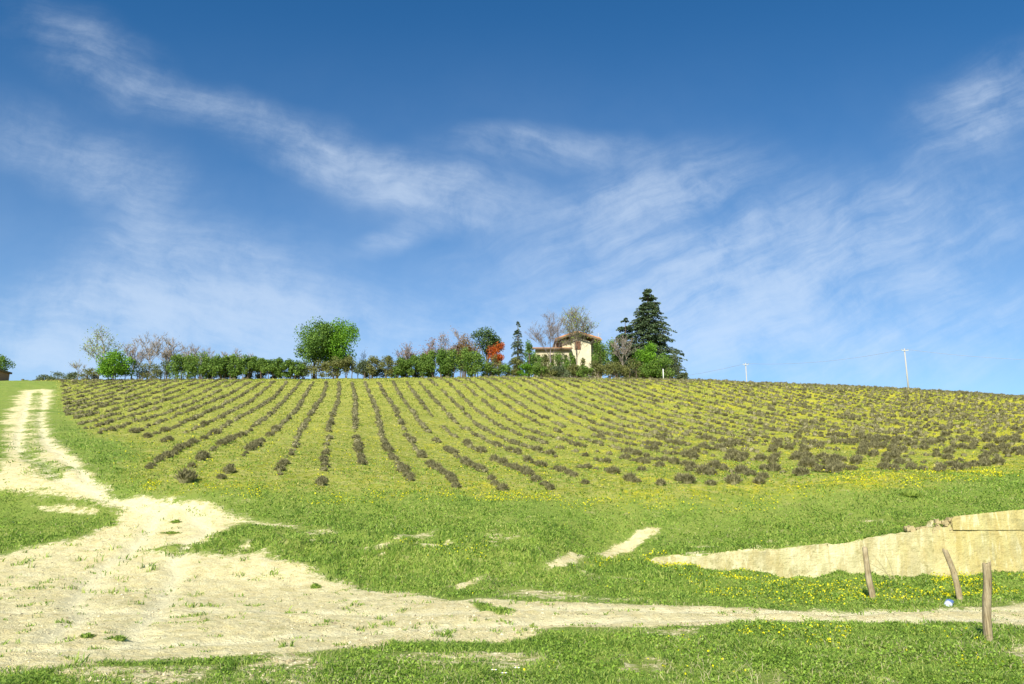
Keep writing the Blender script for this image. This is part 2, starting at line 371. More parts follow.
FIELD = P2([(60, 382), (62, 400), (68, 414), (82, 424), (92, 433), (115, 440), (135, 446), (128, 478), (180, 492), (240, 488), (330, 492), (460, 494), (560, 500), (700, 500), (800, 492), (900, 486), (960, 478), (1024, 474), (1200, 462)])
FIELD = np.vstack([FIELD, [[160, 112], [160, 118], [-75, 118]]])
def field_mask(X, Y): return np.clip(.5 + sdf(FIELD, X, Y) / 3.0, 0, 1)

# grid: columns fan out with distance, one row pair sits on the foot and the brow of the cut bank
wv_ = lambda Y: np.sqrt(np.maximum(Y, 0) ** 2 + 64)
us = np.concatenate([np.linspace(-3, -.78, 60)[:-1], np.linspace(-.78, .78, 660), np.linspace(.78, 3, 60)[1:]])
rows = list(np.linspace(-60, 4, 24)[:-1]); y_ = 4.0
while y_ < 20.9: rows.append(y_); y_ += max(.04, .0058 * y_)
rows += [20.992, 21.008]; y_ = 21.1
while y_ < 130: rows.append(y_); y_ += .0058 * y_
rows += list(np.geomspace(132, 6000, 46)); rows = np.array(rows)
UU, YY = np.meshgrid(us, rows); XX = UU * wv_(YY)
sh = (YW(XX) - 21.0) * np.exp(-((YY - 21) / 5.) ** 2)
YY2 = YY + sh
# the row pair must land exactly either side
k0 = int(np.where(rows == 20.992)[0][0])
YY2[k0] = YW(XX[k0]) - .006; YY2[k0 + 1] = YW(XX[k0 + 1]) + .006
ZZ = ground(XX, YY2)
rutV = RUT(XX, YY2); bareV = BARE(XX, YY2); fieldV = field_mask(XX, YY2)
flw = fbm(XX, YY2, .12, 3, 51)
NR, NC = XX.shape
idx = np.arange(NR * NC).reshape(NR, NC)
faces = np.stack([idx[:-1, :-1], idx[:-1, 1:], idx[1:, 1:], idx[1:, :-1]], -1).reshape(-1, 4)
verts = np.stack([XX, YY2, ZZ], -1).reshape(-1, 3)

gm, t = material('ground')
pos = t.n('ShaderNodeNewGeometry').outputs['Position']
sp_ = t.n('ShaderNodeSeparateXYZ', i={0: pos})
at = lambda nm: t.n('ShaderNodeAttribute', attribute_name=nm).outputs['Fac']
bare, fld = at('bare'), at('field')
n_a = t.noise(pos, .9, 6, .62); n_b = t.noise(pos, 5.0, 6, .65); n_c = t.noise(pos, 22.0, 4, .6); n_f = t.noise(pos, 70.0, 3, .6); n_l = t.noise(pos, .14, 4, .55)
spread = lambda v: t.rng(v, .28, .72, -.5, .5)
# where earth wins over grass
e1 = t.m('ADD', bare, t.m('ADD', t.m('MULTIPLY', spread(n_a), .26 + 0.0), t.m('ADD', t.m('MULTIPLY', spread(n_b), .26), t.m('MULTIPLY', spread(n_c), .22))))
e1 = t.m('ADD', e1, t.m('MULTIPLY', spread(t.noise(pos, .33, 4, .6)), t.rng(sp_.outputs[1], 25., 60., .06, .30)))
dirt = t.rng(e1, .44, .60, 0, 1, smooth=True)
# earth: pale clay, gravel, damp and reddish spots
d1 = t.mix(t.rng(n_a, .3, .7), (.78, .68, .36), (.70, .58, .28))
d1 = t.mix(t.rng(n_b, .42, .72), d1, (.82, .75, .46))
vor = t.n('ShaderNodeTexVoronoi', i={'Vector': pos, 'Scale': 26.0}); vd = vor.outputs[0]
d1 = t.mix(t.rng(vd, .06, .22, .35, 0), d1, (.34, .28, .17))
d1 = t.mix(t.m('MULTIPLY', t.rng(n_c, .60, .70), .55), d1, (.36, .30, .13))
d1 = t.mix(t.m('MULTIPLY', t.rng(t.noise(pos, 3.6, 7, .75), .54, .68), .5), d1, (.50, .42, .19))
vs_ = t.n('ShaderNodeTexVoronoi', i={'Vector': pos, 'Scale': 9.0}).outputs[0]
d1 = t.mix(t.m('MULTIPLY', t.rng(vs_, .08, .18, 1, 0), t.rng(n_a, .45, .6)), d1, (.30, .26, .12))
d1 = t.mix(t.m('MULTIPLY', t.rng(t.noise(pos, 2.2, 6, .72), .54, .70), .6), d1, (.42, .40, .13))
d1 = t.mix(t.m('MULTIPLY', t.rng(t.noise(pos, 9.0, 5, .75), .60, .70), .8), d1, (.22, .22, .07))
d1 = t.mix(t.m('MULTIPLY', at('rut'), .55), d1, (.84, .77, .50))
# grass seen as a sward
g1 = t.mix(t.rng(n_l, .35, .65), (.165, .255, .042), (.230, .300, .052))
g1 = t.mix(t.rng(n_a, .38, .66), g1, (.26, .31, .065))
g1 = t.mix(t.m('MULTIPLY', t.rng(n_b, .50, .75), .6), g1, (.10, .17, .03))
g1 = t.mix(t.m('MULTIPLY', t.rng(n_c, .56, .72), .6), g1, (.36, .36, .13))
g1 = t.mix(t.m('MULTIPLY', t.rng(t.noise(pos, 1.7, 5, .68), .60, .72), .7), g1, (.46, .40, .20))
# the field between the rows: thinner, yellower, with straw and small yellow flowers
f1 = t.mix(t.rng(n_l, .35, .65), (.285, .300, .034), (.350, .350, .042))
f1 = t.mix(t.rng(n_a, .36, .64), f1, (.265, .305, .036))
f1 = t.mix(t.m('MULTIPLY', t.rng(t.noise(pos, 1.3, 6, .7), .54, .68), .7), f1, (.47, .44, .17))
f1 = t.mix(t.m('MULTIPLY', t.rng(n_b, .55, .75), .5), f1, (.13, .19, .035))
right = t.m('ADD', t.m('MULTIPLY', sp_.outputs[0], .016), .15, clamp=True)
vf = t.n('ShaderNodeTexVoronoi', i={'Vector': pos, 'Scale': 5.5}).outputs[0]
f1 = t.mix(t.m('MULTIPLY', t.rng(t.noise(pos, 3.2, 6, .75), .45, .56), .60), f1, (.47, .43, .15))
fm = t.rng(t.m('ADD', t.m('ADD', t.noise(pos, .35, 5, .7), t.m('MULTIPLY', vf, -.30)), t.m('MULTIPLY', right, .34)), .45, .60)
f1 = t.mix(t.m('MULTIPLY', fm, .62), f1, (.60, .53, .02))
f1 = t.mix(t.m('MULTIPLY', t.rng(t.noise(pos, 2.1, 6, .75), .50, .60), .6), f1, (.16, .23, .035))
gs = t.mix(t.rng(t.m('ADD', fld, t.m('MULTIPLY', t.m('SUBTRACT', n_a, .5), .8)), .3, .7), g1, f1)
col = t.mix(dirt, gs, d1)
hgt = t.m('ADD', t.m('MULTIPLY', n_b, .9), t.m('ADD', t.m('MULTIPLY', n_c, .6), t.m('MULTIPLY', n_f, .35)))
finish(t, col, .95, hgt, 1.0, .07, spec=.12)

fb = bareV.reshape(-1)[faces].mean(1)
nz = fbm(verts[faces[:, 0], 0], verts[faces[:, 0], 1], 1.2, 3, 77)
isd = (fb + (nz - .5) * .35) > .52
normals = None
def sheet(name, sel):
    fs = faces[sel]; used = np.unique(fs); mp = np.full(len(verts), -1); mp[used] = np.arange(len(used))
    me = mesh(name, verts[used], mp[fs], gm, True, {'bare': bareV.ravel()[used], 'field': fieldV.ravel()[used], 'rut': rutV.ravel()[used]})
    return obj(name, me)
tag(sheet('ground', ~isd), kind='structure')
tag(sheet('dirt_track', isd), kind='structure')

# ------------------------------------------------------------ cut bank wall
wm, t = material('bank_wall')
pos = t.n('ShaderNodeNewGeometry').outputs['Position']; sp_ = t.n('ShaderNodeSeparateXYZ', i={0: pos})
mp = t.n('ShaderNodeMapping', i={'Vector': pos, 'Scale': (1, 1, .16)}).outputs[0]
st = t.noise(mp, 5.5, 5, .6, .3); bl = t.noise(pos, 1.1, 5, .6); fi = t.noise(pos, 14., 5, .65); hs = t.noise(t.n('ShaderNodeMapping', i={'Vector': pos, 'Scale': (.25, .25, 5)}).outputs[0], 2.2, 4, .6)
c = t.mix(t.rng(bl, .35, .65), (.50, .44, .24), (.64, .58, .35))
oc = t.rng(t.m('ADD', sp_.outputs[0], t.m('MULTIPLY', t.m('SUBTRACT', t.noise(pos, 1.6, 4, .6), .5), 4.5)), 9.6, 11.2, 0, .9)
c = t.mix(oc, c, t.mix(t.rng(st, .35, .65), (.42, .34, .12), (.58, .50, .22)))
c = t.mix(t.rng(st, .46, .58, 0, .35), c, (.36, .34, .14))
c = t.mix(t.rng(t.noise(t.n('ShaderNodeMapping', i={'Vector': pos, 'Scale': (1, 1, .35)}).outputs[0], 2.6, 5, .7), .50, .58, 0, .5), c, (.36, .29, .12))
c = t.mix(t.rng(fi, .56, .70, 0, .6), c, (.38, .31, .16))
c = t.mix(t.rng(t.noise(mp, 2.2, 6, .7), .47, .60, 0, .4), c, (.40, .38, .22))
c = t.mix(t.rng(t.noise(mp, 11., 3, .6), .56, .66, 0, .4), c, (.70, .66, .46))
c = t.mix(t.rng(t.noise(pos, 2.4, 5, .7), .55, .64, 0, .7), c, (.30, .27, .12))
finish(t, c, .95, t.m('ADD', fi, t.m('ADD', t.m('MULTIPLY', hs, .4), t.m('MULTIPLY', bl, .7))), .8, .05, spec=.1)
def wallstrip(name, x0, x1, top, bot, out, mat, parent, nx, nzv, amp, seed):
    xs = np.linspace(x0, x1, nx); vs = np.linspace(0, 1, nzv); A, V = np.meshgrid(xs, vs)
    tp = top(A[0]); bt = bot(A[0]); Z = bt + (tp - bt) * V
    D = (fbm(A, Z, .9, 3, seed) - .5) * amp * 2.2 + (fbm(A, Z, 4.0, 3, seed + 5) - .5) * amp
    Yf = YW(A) - .15 - out + D + (Z - bt) * .06
    fr = np.stack([A, Yf, Z + EYE], -1)
    bk = np.stack([A, YW(A) + .30 + 0 * A, Z + EYE - .12 * (V == 1)], -1)
    v = np.vstack([fr.reshape(-1, 3), bk.reshape(-1, 3)]); n = nx * nzv; I = np.arange(n).reshape(nzv, nx)
    q = lambda a, b, c_, d: np.stack([a, b, c_, d], -1).reshape(-1, 4)
    f = [q(I[:-1, :-1], I[:-1, 1:], I[1:, 1:], I[1:, :-1]), q(n + I[:-1, 1:], n + I[:-1, :-1], n + I[1:, :-1], n + I[1:, 1:]),
         q(I[-1, :-1], I[-1, 1:], n + I[-1, 1:], n + I[-1, :-1]), q(n + I[0, :-1], n + I[0, 1:], I[0, 1:], I[0, :-1]),
         q(n + I[:-1, 0], I[:-1, 0], I[1:, 0], n + I[1:, 0]), q(I[:-1, -1], n + I[:-1, -1], n + I[1:, -1], I[1:, -1])]
    return obj(name, mesh(name, v, np.vstack(f), mat, False), parent)
we = empty('retaining_wall', (0, 0, 0)); tag(we, 'long pale cream stained wall cut into the grass bank, higher at its right end', 'wall')
rag = lambda X, s, a: (fbm(X, X * 0 + s, 2.2, 4, 71) - .5) * a
wallstrip('lower_course', 3.3, 24, lambda X: np.where(X < 11.03, TX(X) + .03 + (rag(X, 1, .12) + (fbm(X, X * 0, 7., 3, 5) - .5) * .05) * smooth(3.3, 5, X), -.46 + rag(X, 3, .02)), lambda X: LX(X) - .45, 0, wm, we, 420, 26, .045, 3)
up = wallstrip('upper_course', 11.05, 24, lambda X: TX(X) + .05 + rag(X, 2, .07), lambda X: 0 * X - .455, -.065, wm, we, 220, 12, .018, 8)
up['label'] = 'ochre upper course at the right end of the wall'
# rubble end of the upper course
mb = MB(); rr = np.random.RandomState(5)
for k in range(60):
    x = 10.78 + rr.uniform(-.75, .34); z = -.50 + rr.uniform(0, .30) * (1 if x > 10.73 else .3); s = rr.uniform(.02, .07)
    th = rr.uniform(0, 6.28, (8,)); v = np.array([(sx, sy, sz) for sz in (-1, 1) for sy in (-1, 1) for sx in (-1, 1)]) * s * rr.uniform(.6, 1.2, (8, 3))
    v += (x, YW(x) + .02 + rr.uniform(-.05, .1), z + EYE); mb.add(v, f4=[(0, 2, 3, 1), (4, 5, 7, 6), (0, 1, 5, 4), (2, 6, 7, 3), (0, 4, 6, 2), (1, 3, 7, 5)])
mb.build('broken_end', plain('wall_rubble', (.28, .21, .10), (.52, .44, .24), 6), we)

# ------------------------------------------------------------ grass, flowers, pebbles on the ground
gmats = leafmat('grass_blades', [(.06, .12, .02), (.17, .29, .042), (.28, .43, .065), (.38, .50, .09), (.54, .57, .17), (.76, .68, .36)], .4, .6, .5, 8)
def blades(n, X, Y, hgt, wid, lean, rng, nper=1):
    Z = ground(X, Y)
    az = rng.uniform(0, 2 * np.pi, n); ln = rng.uniform(.1, 1, n) * lean; ax = rng.uniform(0, np.pi, n)
    b = np.stack([X, Y, Z - .006], -1); w2 = np.stack([np.cos(ax), np.sin(ax), 0 * ax], -1) * wid[:, None] * .5
    mid = b + np.stack([np.cos(az) * ln * hgt * .35, np.sin(az) * ln * hgt * .35, hgt * .62], -1)
    tip = b + np.stack([np.cos(az) * ln * hgt, np.sin(az) * ln * hgt, hgt * rng.uniform(.75, 1.0, n)], -1)
    v = np.stack([b - w2, b + w2, mid + w2 * .75, tip, mid - w2 * .75], 1).reshape(-1, 3)
    i = np.arange(n) * 5
    return v, np.stack([i, i + 1, i + 2, i + 4], -1), np.stack([i + 4, i + 2, i + 3], -1)
def scatter(n, y0, y1, power, rng, amax=.78):
    """points on the land between two distances, thinning out with distance"""
    u = rng.uniform(0, 1, n)
    Y = (y0 ** (1 - power) + u * (y1 ** (1 - power) - y0 ** (1 - power))) ** (1 / (1 - power)) if abs(power - 1) > 1e-3 else y0 * (y1 / y0) ** u
    return rng.uniform(-amax, amax, n) * np.sqrt(Y ** 2 + 9), Y
def e_noise(X, Y): return (fbm(X, Y, 1.0, 5, 101) - .5) * .55 + (fbm(X, Y, 5.0, 3, 131) - .5) * .4
rng = np.random.RandomState(11)
X, Y = scatter(1050000, 6.5, 60, 1.35, rng)
b_ = BARE(X, Y) + e_noise(X, Y) * .8; patch = fbm(X, Y, .8, 3, 61)
keep = (b_ < .58 - rng.uniform(0, .38, len(X)) + (patch - .5) * .3)
fm_ = field_mask(X, Y); keep &= rng.uniform(0, 1, len(X)) > fm_ * .70; keep &= rng.uniform(0, 1, len(X)) > smooth(24, 60, Y)
keep |= (BARE(X, Y) > .6) & (fbm(X, Y, 3.1, 4, 91) > .70) & (rng.uniform(0, 1, len(X)) < .35)
keep &= ~((np.abs(Y - YW(X)) < .05) & (X > 3.3))
X, Y = X[keep], Y[keep]; n = len(X); patch = fbm(X, Y, .8, 3, 61); clump = fbm(X, Y, 3.2, 2, 65)
hh = (.020 + .040 * np.clip(patch * 1.5 - .35, 0, 1) + .16 * np.clip(clump - .56, 0, 1)) * rng.uniform(.5, 1.4, n) * (1 + .010 * np.minimum(Y, 30)) * (1 - .35 * field_mask(X, Y)) * (1 + .7 * np.exp(-((Y - 20.2) / 1.6) ** 2) * (X < 3.5))
ww = rng.uniform(.6, 1.6, n) * (.008 + .0009 * np.maximum(Y - 7, 0))
v, f4, f3 = blades(n, X, Y, hh, ww, 1.5, rng)
tag(obj('grass', mesh('grass', v, [f3, f4], gmats)), 'short green grass growing on the verges and banks', 'grass', kind='stuff')
print('grass blades', n)
# grass hanging over the brow of the cut
X = rng.uniform(3.3, 24, 9000); Y = YW(X) + rng.uniform(-.02, .45, 9000); k = (fbm(X, X * 0, 1.7, 3, 421) > rng.uniform(.38, .62, 9000)); X, Y = X[k], Y[k]; n = len(X)
v, f4, f3 = blades(n, X, Y, rng.uniform(.04, .16, n), rng.uniform(.014, .034, n), 2.2, rng)
tag(obj('brow_grass', mesh('brow_grass', v, [f3, f4], gmats)), 'rough grass hanging over the top edge of the pale wall', 'grass', kind='stuff')
# taller straw coloured stems
straw = leafmat('dry_grass', [(.42, .37, .20), (.55, .48, .27), (.62, .57, .36)], .2, .8, 1)
X, Y = scatter(26000, 7, 30, 1.5, rng); k = (BARE(X, Y) < .48) & (fbm(X, Y, .9, 3, 201) > .54); X, Y = X[k], Y[k]; n = len(X)
v, f4, f3 = blades(n, X, Y, rng.uniform(.04, .12, n), rng.uniform(.0025, .005, n) * (1 + Y * .06), 1.6, rng)
tag(obj('dry_grass', mesh('dry_grass', v, [f3, f4], straw)), 'thin straw coloured stems among the green grass', 'dry grass', kind='stuff')
# clover-like broad leaves in the foreground
clov = leafmat('broad_leaves', [(.07, .13, .015), (.19, .32, .035), (.31, .46, .06), (.46, .55, .10)], .3, .5, 1)
X, Y = scatter(250000, 7, 45, 1.5, rng); k = (rng.uniform(0, 1, len(X)) > smooth(20, 45, Y)) & (BARE(X, Y) + e_noise(X, Y) * .6 < .40) & (fbm(X, Y, 1.3, 3, 231) > rng.uniform(.35, .60, len(X))); X, Y = X[k], Y[k]; n = len(X)
mb = MB(); mb.cards(np.stack([X, Y, ground(X, Y) + rng.uniform(.005, .06, n)], -1), .014 + .0016 * Y, 1.2, 1.0, rng)
tag(mb.build('low_herbs', clov), 'low broad leaved herbs and clover in the grass', 'herbs', kind='stuff')
# low herbs, straw and blossom between the lavender rows
fh = leafmat('field_herbs', [(.10, .17, .022), (.19, .27, .032), (.29, .35, .045), (.50, .48, .10), (.60, .54, .20), (.66, .60, .03)], .3, .7, .35, 8)
X = rng.uniform(-80, 90, 420000); Y = 27 + 84 * rng.uniform(0, 1, 420000) ** 1.25; k = (np.abs(X) < .78 * Y) & (field_mask(X, Y) > rng.uniform(.2, .8, len(X))) & (fbm(X, Y, .9, 4, 241) > rng.uniform(.3, .62, len(X))); X, Y = X[k], Y[k]; n = len(X)
mb = MB(); mb.cards(np.stack([X, Y, ground(X, Y) + rng.uniform(.0, .09, n)], -1), .03 + .0013 * Y, .8, .7, rng)
tag(mb.build('field_herbs', fh), 'low herbs straw and small yellow blossom between the lavender rows', 'herbs', kind='stuff'); print('field herbs', n)
# yellow flowers
def flower_patch(l): return P2(l)
PATCH = [(flower_patch([(735, 636), (800, 628), (850, 634), (830, 654), (770, 652)]), 150), (flower_patch([(800, 582), (900, 590), (945, 596), (930, 607), (790, 605), (700, 598), (690, 580)]), 850),
         (flower_patch([(930, 578), (1030, 574), (1035, 600), (950, 600)]), 850), (flower_patch([(930, 640), (980, 642), (985, 665), (930, 662)]), 40), (flower_patch([(640, 562), (760, 578), (800, 584), (690, 584)]), 500),
         (flower_patch([(575, 556), (620, 560), (640, 566), (585, 566)]), 120), (flower_patch([(400, 545), (480, 540), (490, 560), (420, 565)]), 90), (flower_patch([(965, 650), (1024, 655), (1020, 684), (960, 684)]), 26),
         (flower_patch([(560, 500), (760, 498), (1000, 470), (1000, 482), (760, 510), (560, 512)]), 1500), (flower_patch([(130, 480), (220, 490), (300, 494), (560, 494), (560, 504), (300, 504), (150, 494)]), 900), (flower_patch([(10, 670), (40, 670), (36, 684), (10, 684)]), 8), (flower_patch([(640, 640), (740, 640), (740, 680), (640, 680)]), 20)]
yel = leafmat('yellow_petals', [(.62, .60, .01), (.78, .72, .015), (.80, .70, .03)], .2, .6, 1)
px_, py_ = [], []
for poly, cnt in PATCH:
    lo, hi = poly.min(0), poly.max(0); q = rng.uniform(0, 1, (cnt * 6, 2)) * (hi - lo) + lo; s = sdf(poly, q[:, 0], q[:, 1]) > -.1; q = q[s]
    cl_ = fbm(q[:, 0], q[:, 1], 1.4, 3, 301) > rng.uniform(.36, .66, len(q)); q = q[cl_][:cnt]; px_.append(q[:, 0]); py_.append(q[:, 1])
q = P2([(0, 684), (1024, 684), (1024, 600), (0, 490)])
X, Y = scatter(9000, 9, 60, 1.1, rng); k = (BARE(X, Y) < .3) & ((field_mask(X, Y) > .3) | (rng.uniform(0, 1, len(X)) < .05)); px_.append(X[k]); py_.append(Y[k])
X = np.concatenate(px_); Y = np.concatenate(py_); k = BARE(X, Y) < .5; X, Y = X[k], Y[k]; n = len(X)
mb = MB(); c0 = np.stack([X, Y, ground(X, Y) + rng.uniform(.04, .12, n)], -1)
fs_ = rng.uniform(.5, 1.15, n) * (.016 + .0012 * Y); mb.cards(c0, fs_, 1.0, 1.0, rng); mb.cards(c0 + rng.normal(0, .005, c0.shape), fs_, 1.0, 1.0, rng)
tag(mb.build('yellow_flowers', yel), 'small yellow flowers scattered in drifts through the grass', 'flowers', kind='stuff')
# pebbles and clods
peb = leafmat('pebbles', [(.14, .12, .07), (.34, .28, .16), (.55, .47, .28), (.66, .58, .38), (.80, .74, .55)], .0, .95, 1.)
X, Y = scatter(26000, 7, 30, 1.4, rng); gz = fbm(X, Y, .45, 3, 401); k = (BARE(X, Y) > .5) & (rng.uniform(.30, .62, len(X)) < gz); X, Y = X[k], Y[k]; n = len(X)
oc_ = np.array([(1, 0, 0), (0, 1, 0), (-1, 0, 0), (0, -1, 0), (0, 0, .8), (0, 0, -.5)], float); of = np.array([(0, 1, 4), (1, 2, 4), (2, 3, 4), (3, 0, 4), (1, 0, 5), (2, 1, 5), (3, 2, 5), (0, 3, 5)])
s = (rng.gamma(2.0, .0048, n) + .004)[:, None, None]; a = rng.uniform(0, 6.28, n); ca_, sa_ = np.cos(a), np.sin(a)
o6 = oc_[None] * rng.uniform(.6, 1.3, (n, 6, 1)); o6 = np.stack([o6[..., 0] * ca_[:, None] - o6[..., 1] * sa_[:, None], o6[..., 0] * sa_[:, None] + o6[..., 1] * ca_[:, None], o6[..., 2]], -1)
v = o6 * s + np.stack([X, Y, ground(X, Y)], -1)[:, None]
tag(obj('pebbles', mesh('pebbles', v.reshape(-1, 3), (of[None] + np.arange(n)[:, None, None] * 6).reshape(-1, 3), peb)), 'small pale stones and clods lying on the bare earth', 'pebbles', kind='stuff')

# ------------------------------------------------------------ lavender
lavm = leafmat('lavender_leaves', [(.085, .078, .036), (.165, .155, .074), (.25, .232, .115), (.35, .32, .172), (.48, .42, .25)], .2, .85, 2.5)
def bush(nb, seed, bw, tall=1.0):
    r = np.random.RandomState(seed); mb = MB()
    # woody heart
    th = np.linspace(0, 2 * np.pi, 9)[:-1]; ring = []
    for (rad, z) in ((.14, -.04), (.19, .10), (.16, .20), (.08, .26)):
        q = rad * r.uniform(.8, 1.15, 8); ring.append(np.stack([np.cos(th) * q, np.sin(th) * q, np.full(8, z * tall) + r.uniform(-.02, .02, 8)], -1))
    v = np.vstack(ring + [np.array([[0, 0, .28 * tall]])]); f4 = [(i * 8 + j, i * 8 + (j + 1) % 8, (i + 1) * 8 + (j + 1) % 8, (i + 1) * 8 + j) for i in range(3) for j in range(8)]
    mb.add(v, [(24 + j, 24 + (j + 1) % 8, 32) for j in range(8)], f4)
    # shoots
    az = r.uniform(0, 2 * np.pi, nb); el = np.arccos(r.uniform(0, 1, nb) ** .8) ; el = np.minimum(el, 1.5)
    d = np.stack([np.sin(el) * np.cos(az), np.sin(el) * np.sin(az), np.cos(el)], -1)
    b0 = d * np.array([.22, .22, .20 * tall]) * r.uniform(.2, 1, (nb, 1)) + np.array([0, 0, .04])
    L = r.uniform(.08, .25, nb)[:, None] * (1 - .25 * np.sin(el)[:, None]); dd = d + np.array([0, 0, .55]) + r.normal(0, .15, (nb, 3)); dd /= np.linalg.norm(dd, axis=1)[:, None]
    tip = b0 + dd * L; sd_ = np.cross(dd, r.normal(size=(nb, 3))); sd_ /= np.linalg.norm(sd_, axis=1)[:, None]; sd_ *= bw * r.uniform(.6, 1.4, (nb, 1))
    mid = b0 * .4 + tip * .6
    v = np.stack([b0, mid - sd_, tip, mid + sd_], 1).reshape(-1, 3); mb.add(v, f4=np.arange(4 * nb).reshape(-1, 4))
    return mb.arr()
protos = [bush(900, 100 + i, .009) for i in range(6)]
pme = [mesh('lavender_bush', v, f, lavm) for v, f in protos]
lows = [bush(110, 200 + i, .024) for i in range(6)]
KROW, C0, SROW = -.2105, 2.4, 1.6
SEG = {-9: [(383, 433)], -8: [(383, 437)], -7: [(383, 434), (439, 441)], -6: [(383, 470)], -5: [(383, 452), (457, 461), (464, 467)], -4: [(383, 436), (442, 457), (465, 473), (479, 484)], -3: [(383, 418), (420, 431), (433, 458), (463, 479)],
       -2: [(383, 431), (440, 453), (458, 472), (478, 485)], -1: [(383, 432), (439, 459), (460, 466)], 0: [(383, 431), (433, 437), (440, 447), (449, 464), (465, 483)], 1: [(383, 431), (437, 452), (455, 457), (464, 488)],
       2: [(383, 432), (439, 443), (447, 458), (462, 490)], 3: [(383, 417), (428, 439), (445, 454), (461, 471), (474, 480), (485, 489)], 4: [(383, 466), (470, 476), (482, 485)]}
POLY = P2([(60, 381), (62, 395), (64, 412), (76, 424), (90, 434), (107, 437), (134, 443), (138, 473), (180, 476), (240, 486), (330, 488), (410, 486), (465, 490), (525, 493), (570, 492), (640, 488), (712, 487), (760, 485), (812, 474), (868, 472), (937, 473), (978, 469), (1022, 458), (1100, 450)])
POLY = np.vstack([POLY, [[130, 98], [130, 112], [-75, 114]]])
r = np.random.RandomState(21); allb = []
for i in range(-34, 96):
    Y = 27.0 + r.uniform(0, .5)
    seg = SEG.get(i); gap = 0
    wob = r.uniform(0, 6)
    while Y < 112:
        Y += r.uniform(.58, .95) * (1.25 if r.uniform() < .12 else 1)
        X = C0 + SROW * i + KROW * Y + r.normal(0, .045) + .12 * math.sin(Y * .12 + wob)
        size = r.uniform(.56, 1.03) * (.65 if r.uniform() < .15 else 1)
        z = float(base(X, Y)); px, py = pix(X, Y, z)
        if not (-60 < px < 1090): continue
        if seg is not None:
            if not any(a - .8 <= py <= b + .8 for a, b in seg): continue
            if i in (-3, -2) and py > 432: size *= .8
        elif float(sdf(POLY, np.array([X]), np.array([Y]))[0]) < 0: continue
        else:
            if gap > 0: gap -= 1; continue
            edge = max(0, min(1, (py - 440) / 40)); right_ = px > 560
            if r.uniform() < .04 + .08 * edge: gap = r.randint(1, 4 if edge < .3 else 6)
            if px > 580 and py > 452 and px < 800: 
                if r.uniform() < .25: continue
            
        size *= .88 if r.uniform() < .12 else 1
        if px > 560: size *= 1.04 + .14 * min(1, (px - 560) / 250)
        allb.append((X, Y, size * (.97 if Y < 60 else 1.0), i, px))
X, Y = hitpix(186, 482); allb.append((X, Y, 1.35, -5, 186))
for (x, y, s) in ((809, 468, 1.1), (759, 482, .85), (661, 486, .7), (711, 485, .7)):
    X, Y = hitpix(x, y); allb.append((X, Y, s, round((X - KROW * Y - C0) / SROW), x))
print('bushes', len(allb))
inv = [b for b in allb if -4 < b[4] < 1028]
inv.sort(key=lambda b: -b[2] / b[1]); near = inv[:300]; ns = set(id(b) for b in near); rest = [b for b in allb if id(b) not in ns]
ORD = ['lowest', 'second', 'third', 'fourth', 'fifth', 'sixth', 'seventh', 'eighth', 'ninth', 'tenth', 'eleventh', 'twelfth', 'thirteenth', 'fourteenth', 'fifteenth', 'sixteenth', 'seventeenth', 'eighteenth', 'nineteenth', 'twentieth']
TEN = ['first'] + ORD[1:]; TEN += ['twenty-' + a for a in TEN[:9]] + ['thirtieth'] + ['thirty-' + a for a in TEN[:9]] + ['fortieth'] + ['forty-' + a for a in TEN[:9]]
rowsn = sorted(set(b[3] for b in near)); ctr = 0
for ri, i in enumerate(rowsn):
    bl_ = sorted([b for b in near if b[3] == i], key=lambda b: b[1])
    fromleft = ri < len(rowsn) / 2; nn = TEN[ri] if fromleft else TEN[len(rowsn) - 1 - ri]; side = 'left' if fromleft else 'right'
    for k, b in enumerate(bl_):
        X, Y, s = b[:3]; rz = r.uniform(0, 6.28)
        o = obj('lavender_bush', pme[r.randint(6)], None, (X, Y, G1(X, Y) - .02)); o.rotation_euler = (0, 0, rz); o.scale = (s * r.uniform(.95, 1.2), s * r.uniform(.95, 1.2), s * r.uniform(.85, 1.08))
        if abs(b[4] - 186) < .01: lb = 'large lone lavender bush standing apart at the lower left edge of the field'
        elif k == 0: lb = f'lowest grey-green lavender bush of the {nn} row from the {side}'
        else: lb = f'grey-green lavender bush, {ORD[min(k, 19)]} from the lower end of the {nn} row from the {side}'
        tag(o, lb, 'lavender bush', 'lavender bushes planted in rows down the hillside')
V, F3, F4 = [], [], []; off = 0
for b in rest:
    v, f = lows[r.randint(6)]; X, Y, s = b[:3]; a = r.uniform(0, 6.28); c_, s_ = math.cos(a), math.sin(a); sx = s * r.uniform(.95, 1.25); sz = s * r.uniform(.80, 1.05)
    w_ = np.stack([(v[:, 0] * c_ - v[:, 1] * s_) * sx + X, (v[:, 0] * s_ + v[:, 1] * c_) * sx + Y, v[:, 2] * sz], -1)
    V.append(w_); F3.append(f[0] + off); F4.append(f[1] + off); off += len(v)
V = np.vstack(V); xs_ = np.array([b[0] for b in rest]); ys_ = np.array([b[1] for b in rest]); gz = ground(xs_, ys_) - .02
V[:, 2] += np.repeat(gz, len(lows[0][0]))
tag(obj('lavender_rows', mesh('lavender_rows', V, [np.vstack(F3), np.vstack(F4)], lavm)), 'many distant rows of grey-green lavender bushes running up the hill', 'lavender', 'lavender bushes planted in rows down the hillside', 'stuff')

